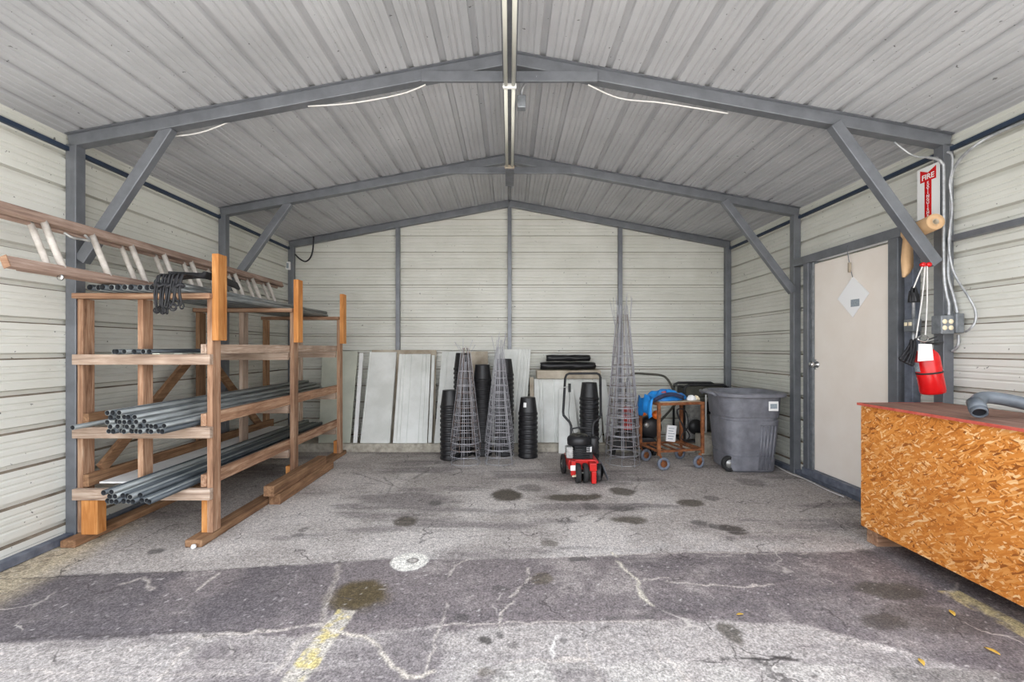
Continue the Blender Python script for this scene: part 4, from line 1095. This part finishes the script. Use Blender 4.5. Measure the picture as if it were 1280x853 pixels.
# ------------------------------------------------------------------ chipboard chest and grey bend on it
bx = thing('storage_chest', 'long orange chipboard chest with red edged lid along the right wall', 'chest', (2.69, 2.3, 0))
x0, x1, y0, y1 = 2.405, 2.955, 1.50, 3.045
MB().box(x0, x0+.018, y0, y1, .105, .928).build('front_panel', M['osb'], bx, .0015, True)
MB().box(x0+.019, x1-.019, y1-.018, y1, .105, .928).build('end_panel', M['osb'], bx, .0015, True)
MB().box(x0+.019, x1-.019, y0, y0+.018, .105, .928).build('end_panel', M['osb'], bx, .0015, True)
MB().box(x1-.018, x1, y0, y1, .105, .928).build('back_panel', M['osb'], bx, .0015, True)
MB().box(x0+.019, x1-.019, y0+.019, y1-.019, .105, .123).build('bottom_panel', M['osb'], bx, 0, True)
ld_ = MB().box(x0-.022, x1+.012, y0-.02, y1+.0, .930, .944).build('lid', M['ply'], bx, .0015, True)
mb = MB(); mb.box(x0-.026, x0-.0225, y0-.02, y1+.0, .929, .945); mb.box(x0-.026, x1+.012, y1+.0005, y1+.003, .929, .945)
mb.build('painted_edge', M['rededge'], ld_, 0, False)
for v in ld_.children[0].data.vertices: v.co -= Vector((2.69, 2.3, 0))
for y, q in ((1.6, .22), (2.2, .22), (2.99, .03)): MB().box(x0+q, x1-.03, y-.044, y+.044, .0, .104).build('foot', M['wx'], bx, .004, True)
pts = [at(1226, 519, 2.28)]
zb = .944+.038
base = Vector((2.43, 2.30, zb))
pts = [base + Vector(q) for q in ((0, 0, 0), (.016, .022, .018), (.042, .052, .046), (.085, .076, .066), (.13, .078, .072), (.18, .06, .066), (.24, .02, .05), (.34, -.08, .012), (.40, -.14, 0))]
el = thing('pipe_bend', 'grey plastic pipe bend lying on the chest lid', 'pipe', base-Vector((0, 0, .038)))
sp_ = smooth_path(pts, 5)
MB().tube(sp_, .033, 20, cap=False).build('bend', M['pvc'], el, world=True).modifiers.new('w', 'SOLIDIFY').thickness = .006
d_ = (sp_[1]-sp_[0]).normalized()
MB().tube([sp_[0]+d_*.012, sp_[0]+d_*.02], .029, 20).build('bore_shade_disc', M['boreshade'], el, world=True)  # disc painted near-black for the shade inside the mouth
MB().tube([sp_[0]+d_*.02, sp_[0]+d_*.09], .037, 20).build('socket_collar', M['pvc'], el, world=True)

# ------------------------------------------------------------------ fire sign, roll, extinguisher, outlets
def text_mesh(body, size, name, mat, parent, Mx, depth=.0006):
    cu = bpy.data.curves.new(name, 'FONT'); cu.body = body; cu.size = size; cu.align_x = 'CENTER'; cu.align_y = 'CENTER'; cu.extrude = depth; cu.offset = size*.018
    ob = bpy.data.objects.new(name+'_src', cu); COL.objects.link(ob)
    dg = bpy.context.evaluated_depsgraph_get(); me = bpy.data.meshes.new_from_object(ob.evaluated_get(dg))
    bpy.data.objects.remove(ob); bpy.data.curves.remove(cu)
    me.transform(Mx); me.materials.clear(); me.materials.append(mat)
    o = bpy.data.objects.new(name, me); COL.objects.link(o); o.parent = parent
    return o
SX = 2.968
fs_ = thing('fire_sign', 'white and red vertical fire extinguisher sign on the right front column', 'sign', (SX, 3.155, 2.16))
# sign plane faces -X ; local: across = -Y when seen from the room's middle (right end nearer the camera)
MB().box(0, .003, -.085, .085, 0, .45).build('panel', M['whiteplastic'], fs_, .001)
SM = Matrix.Translation((-.0012, 0, 0)) @ Matrix.Rotation(-PI/2, 4, 'Z') @ Matrix.Rotation(PI/2, 4, 'X')   # text XY plane -> sign plane
def flat(poly, name, mat, dx):
    mb = MB(); n = len(poly)
    # poly in (u to the right, v up); right is -Y
    vs = [(dx, -u, v) for u, v in poly] + [(dx+.001, -u, v) for u, v in poly]
    mb.add(vs, [tuple(range(n)), tuple(range(2*n-1, n-1, -1))] + [((i+1) % n, i, n+i, n+(i+1) % n) for i in range(n)])
    return mb.build(name, mat, fs_)
flat([(-.06, .345), (.06, .345), (.06, .435), (0, .405), (-.06, .435)], 'red_flag', M['redglossy'], -.001)
flat([(-.026, .03), (.026, .03), (.026, .346), (-.026, .346)], 'red_stem', M['redglossy'], -.001)
flat([(-.06, .05), (0, .012), (.06, .05), (.026, .05), (-.026, .05)], 'red_arrow', M['redglossy'], -.001)
text_mesh('FIRE', .052, 'lettering', M['whiteplastic'], fs_, Matrix.Translation((-.0012, 0, .375)) @ Matrix.Rotation(-PI/2, 4, 'Z') @ Matrix.Rotation(PI/2, 4, 'X'))
for i, ch in enumerate('EXTINGUISHER'):
    text_mesh(ch, .028, 'lettering', M['whiteplastic'], fs_, Matrix.Translation((-.0012, 0, .331-.0235*i)) @ Matrix.Rotation(-PI/2, 4, 'Z') @ Matrix.Rotation(PI/2, 4, 'X'))

kr = thing('paper_roll', 'brown kraft paper roll hooked over the right front brace', 'paper roll', at(1166, 283, 2.9))
a = Vector((2.822, 2.945, 2.157)); b = Vector((2.862, 3.19, 2.135))
ax_ = (b-a).normalized()
Mx = axisM(a, b); L_ = (b-a).length
MB().lathe([(.019, 0), (.053, 0), (.054, .004), (.054, L_-.004), (.053, L_), (.019, L_), (.019, 0)], 28, Mx).build('roll', M['kraft'], kr, world=True)
o = MB().lathe([(.0165, .0), (.019, -.001), (.019, L_+.001), (.0165, L_+.001), (.0165, 0)], 18, Mx).build('core', M['tan'], kr, world=True)
sh = []
for (pxa, pxb, py) in ((1129, 1136, 291), (1128, 1139, 300), (1127, 1141.5, 312), (1126, 1142, 325), (1126.5, 1142, 334), (1127, 1138, 341), (1127.5, 1132, 347)):
    sh += [at(pxa, py, 3.19), at((pxa+pxb)/2, py, 3.165), at(pxb, py, 3.18)]
fsx = [(3*i+j, 3*i+j+1, 3*i+j+4, 3*i+j+3) for i in range(6) for j in range(2)]
o = MB().add([tuple(p) for p in sh], fsx, True).build('hanging_sheet', M['kraft'], kr, world=True); o.modifiers.new('t', 'SOLIDIFY').thickness = .0015

# pulley cords
cd = thing('pulley_rope', 'white cords with a red clamp hanging from the right front brace', 'cord', at(1157, 331, 2.97))
for sgn in (-1, 1):
    MB().lathe([(0, -.012), (.014, -.012), (.016, 0), (.014, .012), (0, .012)], 12, Matrix.Translation(at(1157+sgn*3.5, 331, 2.965)) @ Matrix.Rotation(PI/2, 4, 'X')).build('clamp', M['redglossy'], cd, world=True)
for pa in ([(1156.5, 331), (1153, 370), (1147, 410), (1145, 423)], [(1159, 331), (1159, 370), (1157.5, 405), (1156.5, 420)], [(1154, 331), (1148, 345), (1142, 360)]):
    MB().tube(smooth_path([at(px, py, 2.965) for px, py in pa]), .0045, 6).build('cord', M['cable'], cd, world=True)
mb = MB().tube(smooth_path([at(1156.5, 420, 2.962), at(1160, 423, 2.90), at(1157, 427, 2.89), at(1150, 426, 2.89), at(1147, 423, 2.90), at(1152, 420, 2.958)]), .006, 7)
mb.build('hook', M['chrome'], cd, world=True)
bb = thing('bungee_bundle', 'black bungee cords hanging beside the fire extinguisher', 'bungee cords', at(1140, 430, 2.97))
for i in range(9):
    p0 = at(1141+rng.uniform(-3, 3), 425+rng.uniform(-2, 3), 2.96+rng.uniform(-.01, .02)); p2 = at(1125+1.9*i+rng.uniform(-1, 1), 449+.9*i+rng.uniform(-1, 1), 2.955+rng.uniform(-.015, .02)); p1 = (p0+p2)/2+Vector((.012, 0, .01))
    MB().tube(smooth_path([p0, p1, p2]), .0075, 6).build('cord', M['cord'], bb, world=True)
    MB().lathe([(0, -.012), (.009, -.009), (.012, 0), (.009, .009), (0, .012)], 10, Matrix.Translation(p2)).build('end_ball', M['cord'], bb, world=True)

ex_b = at(1166.5, 492, 2.965); ex_t = at(1157, 441, 2.965)
fx = thing('fire_extinguisher', 'red fire extinguisher with a white tag hanging by the right column', 'fire extinguisher', ex_b)
Mx = axisM(ex_b, ex_t); L_ = (ex_t-ex_b).length
MB().lathe([(0, .004), (.055, .0), (.066, .005), (.068, .02), (.068, L_-.035), (.060, L_-.008), (.040, L_+.018), (.020, L_+.03), (0, L_+.03)], 32, Mx).build('cylinder', M['redglossy'], fx, world=True)
MB().lathe([(.0685, L_*.50), (.0700, L_*.50), (.0700, L_*.54), (.0685, L_*.54), (.0685, L_*.50)], 32, Mx).build('strap', M['rubber'], fx, world=True)
mb = MB(); vs = []
for i in range(11):
    a_ = -2.75+1.35*i/10
    for z in (L_*.57, L_*.80): vs.append((.0690*math.cos(a_), .0690*math.sin(a_), z))
mb.add(vs, [(2*i, 2*i+2, 2*i+3, 2*i+1) for i in range(10)], True, Mx); mb.build('printed_label', M['stickergrey'], fx, world=True)
MB().lathe([(0, L_+.025), (.020, L_+.025), (.020, L_+.055), (.014, L_+.06), (0, L_+.06)], 16, Mx).build('valve', M['chrome'], fx, world=True)
mb = MB(); c = Mx @ Vector((0, 0, L_+.06))
mb.beam(c+Vector((-.02, -.005, .004)), c+Vector((.062, -.03, .022)), .022, .006); mb.beam(c+Vector((-.02, -.005, .012)), c+Vector((.055, -.03, .046)), .020, .006)
mb.build('lever_handle', M['black'], fx, .002, True)
tg = [at(1148.5, 430, 2.882), at(1165, 430.5, 2.884), at(1167, 450.5, 2.882), at(1147, 452, 2.882)]
MB().add([tuple(p) for p in tg]+[tuple(p+Vector((0, .0015, 0))) for p in tg], [(0,1,2,3),(7,6,5,4),(0,4,5,1),(1,5,6,2),(2,6,7,3),(3,7,4,0)]).build('paper_tag', M['white'], fx, world=True)
MB().tube(smooth_path([c+Vector((.0, 0, -.015)), c+Vector((.04, .02, .0)), at(1172, 430, 3.0), at(1178, 428.5, 3.045)]), .008, 8).build('hanger', M['black'], fx, world=True)

gl = crumple('black_glove', 'black', 0, 0, 0, .035, .03, .10, 21, 'limp black cloth hanging right of the cream door', 'cloth')
gl.location = at(1142.5, 378, 3.22); gl.data.transform(Matrix.Scale(1.0, 4))
sb = thing('switch_box', 'grey switch box with two toggles right of the cream door', 'switch', at(1141, 407, 3.3))
p = at(1141, 407, 3.27)
MB().box(2.925, 2.983, 3.22, 3.30, p.z-.045, p.z+.045).build('box', M['greybox'], sb, .004, True)
for y in (3.242, 3.278): MB().box(2.912, 2.925, y-.008, y+.008, p.z-.004, p.z+.022).build('toggle', M['cream'], sb, .002, True)
MB().tube([(2.96, 3.26, p.z+.045), (2.96, 3.26, p.z+.22), (2.965, 3.27, p.z+.26)], .010, 8).build('conduit', M['greycable'], sb, world=True)
MB().tube([(2.96, 3.26, p.z-.045), (2.962, 3.265, p.z-.15)], .010, 8).build('conduit', M['greycable'], sb, world=True)

ot = thing('outlet_box', 'grey outlet box with four ivory sockets on the right front column', 'outlet', at(1190, 406, 3.0))
zc = at(1186, 406, 2.97).z
MB().box(2.885, 2.972, 2.972, 3.045, zc-.062, zc+.062).build('box', M['greybox'], ot, .005, True)
MB().box(2.974, 3.028, 2.96, 3.045, zc-.055, zc+.075).build('side_box', M['greybox'], ot, .005, True)
for dx in (-.021, .021):
    for dz in (-.021, .021):
        MB().lathe([(0, 0), (.0165, 0), (.0155, .003), (0, .003)], 20, Matrix.Translation((2.9285+dx, 2.972, zc+dz)) @ Matrix.Rotation(PI/2, 4, 'X')).build('socket', M['cream'], ot, world=True)
cable('conduit', [at(1160, 197, 3.02), at(1171, 199, 3.02), at(1177, 204, 3.02), at(1179.5, 216, 3.02), at(1179.5, 300, 3.02), at(1180, 345, 3.02), at(1183, 368, 3.01), at(1186, 380, 3.005), at(1186, 394.5, 3.005)], .0095, 'greycable', 'straight grey conduit running down the right column to the sockets', 'conduit', 8)
cable('conduit', [(3.03, 1.5, 2.645), (3.03, 1.9, 2.64), (3.028, 2.3, 2.635), at(1250, 165, 2.74), at(1215, 185, 2.86), at(1196, 205, 2.97), at(1189, 225, 3.02), at(1188, 280, 3.025), at(1185, 330, 3.025), at(1186, 350, 3.02), at(1193, 375, 3.01), at(1196.5, 392, 3.0)], .0095, 'greycable', 'grey conduit curving from the right eave down to the outlet box', 'conduit', 8)
cable('conduit', [at(1184, 190, 2.99), at(1190, 194, 2.97), at(1190, 212, 2.97), at(1187, 230, 2.97), at(1190, 260, 2.97), at(1186, 300, 2.97), at(1189, 330, 2.97), at(1197, 350, 2.95), at(1211, 372, 2.87), at(1219, 388, 2.85), at(1219, 402, 2.85), at(1213, 411, 2.87), at(1207, 415, 2.92)], .007, 'greycable', 'thin grey flexible conduit looping right of the sockets', 'conduit', 7)
cable('outlet_conduit', [at(1198, 418.5, 3.0), at(1198, 428, 3.0), at(1196, 434, 3.01), at(1190, 439, 3.04)], .0085, 'greycable', 'short bent grey conduit below the sockets', 'conduit', 8)

# hanging diamond sign on the door
yd = 3.87
ds = thing('diamond_sign', 'white diamond shaped plate hung from the header on the cream door', 'sign', at(1069, 397, yd))
cz = H-(371.5-CY)*yd/FPX; hw, hh_ = .178, .178
def diamond(x0_, x1_, s, name, mat, dz=0, dy=0):
    vs = []
    for x in (x0_, x1_):
        for dy_, dz_ in ((-hw*s, 0.012), (0, hh_*s), (hw*s, 0), (0, -hh_*s)): vs.append((x, yd+dy_+dy, cz+dz_+dz))
    return MB().add(vs, [(0,1,2,3),(7,6,5,4),(0,4,5,1),(1,5,6,2),(2,6,7,3),(3,7,4,0)]).build(name, M[mat], ds, .001, True)
diamond(2.985, 2.988, 1.0, 'plate', 'signwhite')
diamond(2.991, 2.994, 1.0, 'backing_plate', 'signwhite', .004, .008)
MB().box(2.9835, 2.985, yd-.075, yd+.02, cz-.085, cz-.022).build('sticker', M['stickergrey'], ds, 0, True)
zt_ = 2.17
MB().tube([(2.962, yd+.025, 2.215), (2.958, yd+.025, 2.215), (2.956, yd+.022, 2.16), (2.975, yd+.01, cz+hh_+.06), (2.985, yd, cz+hh_-.006)], .0035, 6).build('hook_wire', M['steel'], ds, world=True)
MB().box(2.958, 2.976, yd+.004, yd+.024, cz+hh_+.04, cz+hh_+.125).build('spring_clip', M['tan'], ds, .003, True)

# ------------------------------------------------------------------ small things on the walls and floor
wt = thing('corner_sensor', 'small white box on the left rear column', 'sensor', at(359, 332, 6.1))
p = at(359, 332, 6.07)
MB().box(p.x-.035, p.x+.03, 6.085, 6.11, p.z-.055, p.z+.055).build('case', M['whiteplastic'], wt, .004, True)
MB().box(p.x-.018, p.x+.012, 6.083, 6.085, p.z-.035, p.z+.035).build('face', M['stickergrey'], wt, 0, True)
cable('plug_cord', [at(392, 296, 6.02), at(391, 312, 6.02), at(388, 322, 6.02), at(382, 327, 6.02), at(375, 324, 6.04), at(369, 318, 6.08)], .010, 'cord', 'dark cable with plug hanging in the left rear corner', 'cable', 7)
cable('cable', [(2.955, 5.1, .012), (2.945, 4.9, .012), (2.92, 4.65, .012), (2.94, 4.4, .012), (2.92, 4.1, .012), (2.93, 3.9, .012)], .006, 'cable', 'thin white cable lying along the foot of the right wall')
for (px, py, s, l) in ((1190, 768, .026, 'yellow leaf on the asphalt beside the chest'), (1240, 816, .026, 'yellow leaf on the yellow stripe side of the chest, nearest it'),
                       (1152, 830, .024, 'yellow leaf lowest in the photo on the asphalt'), (925, 770, .018, 'small yellow leaf alone near the middle of the floor')):
    x, y = fp(px, py); mb = MB(); vs = []
    for i in range(7):
        u = i/6; w = .42*math.sin(PI*min(1, u*.95+.05))*s
        for j, k in ((-1, .25), (0, 0), (1, .25)): vs.append((u*2*s-s, j*w, .004+k*s*.6+.012*u*(1-u)))
    mb.add(vs, [(3*i+j, 3*i+j+1, 3*i+j+4, 3*i+j+3) for i in range(6) for j in range(2)], True)
    o = mb.build('dry_leaf', M['leaf']); o.modifiers.new('t', 'SOLIDIFY').thickness = .0012
    o.location = (x, y, .0); o.rotation_euler = (0, 0, rng.uniform(0, 6)); setp(o, l, 'leaf')

# ------------------------------------------------------------------ light
W = bpy.data.worlds.new('sky'); SC.world = W; W.use_nodes = True
nt = W.node_tree; bg_ = nt.nodes['Background']
tc = nt.nodes.new('ShaderNodeTexCoord'); sx = nt.nodes.new('ShaderNodeSeparateXYZ'); rp_ = nt.nodes.new('ShaderNodeValToRGB')
rp_.color_ramp.elements[0].position = 0.0; rp_.color_ramp.elements[0].color = (0.97, 0.98, 1.0, 1)
rp_.color_ramp.elements[1].position = 0.8; rp_.color_ramp.elements[1].color = (0.80, 0.87, 1.0, 1)
nt.links.new(tc.outputs['Generated'], sx.inputs[0]); nt.links.new(sx.outputs['Z'], rp_.inputs[0]); nt.links.new(rp_.outputs[0], bg_.inputs['Color'])
bg_.inputs['Strength'].default_value = 1.0
su = bpy.data.lights.new('sun', 'SUN'); su.energy = 4.0; su.angle = math.radians(2); su.color = (1, .96, .9)
so = bpy.data.objects.new('sun', su); COL.objects.link(so)
so.rotation_euler = Vector((-.78, -.22, -.95)).to_track_quat('-Z', 'Y').to_euler()

# ------------------------------------------------------------------ camera
cam = bpy.data.cameras.new('camera'); co = bpy.data.objects.new('camera', cam); COL.objects.link(co)
cam.sensor_fit = 'HORIZONTAL'; cam.sensor_width = 36; cam.lens = 36*FPX/1280
cam.shift_x = (640-CX)/1280; cam.shift_y = (CY-426.5)/1280
co.location = (0, 0, H); co.rotation_euler = (PI/2, 0, 0)
cam.clip_start = .02
SC.camera = co
SC.view_settings.view_transform = 'Standard'; SC.view_settings.look = 'None'
SC.view_settings.gamma = 1.0; SC.view_settings.use_curve_mapping = False
SC.view_settings.exposure = 1.97
SC.cycles.max_bounces = 10; SC.cycles.diffuse_bounces = 6
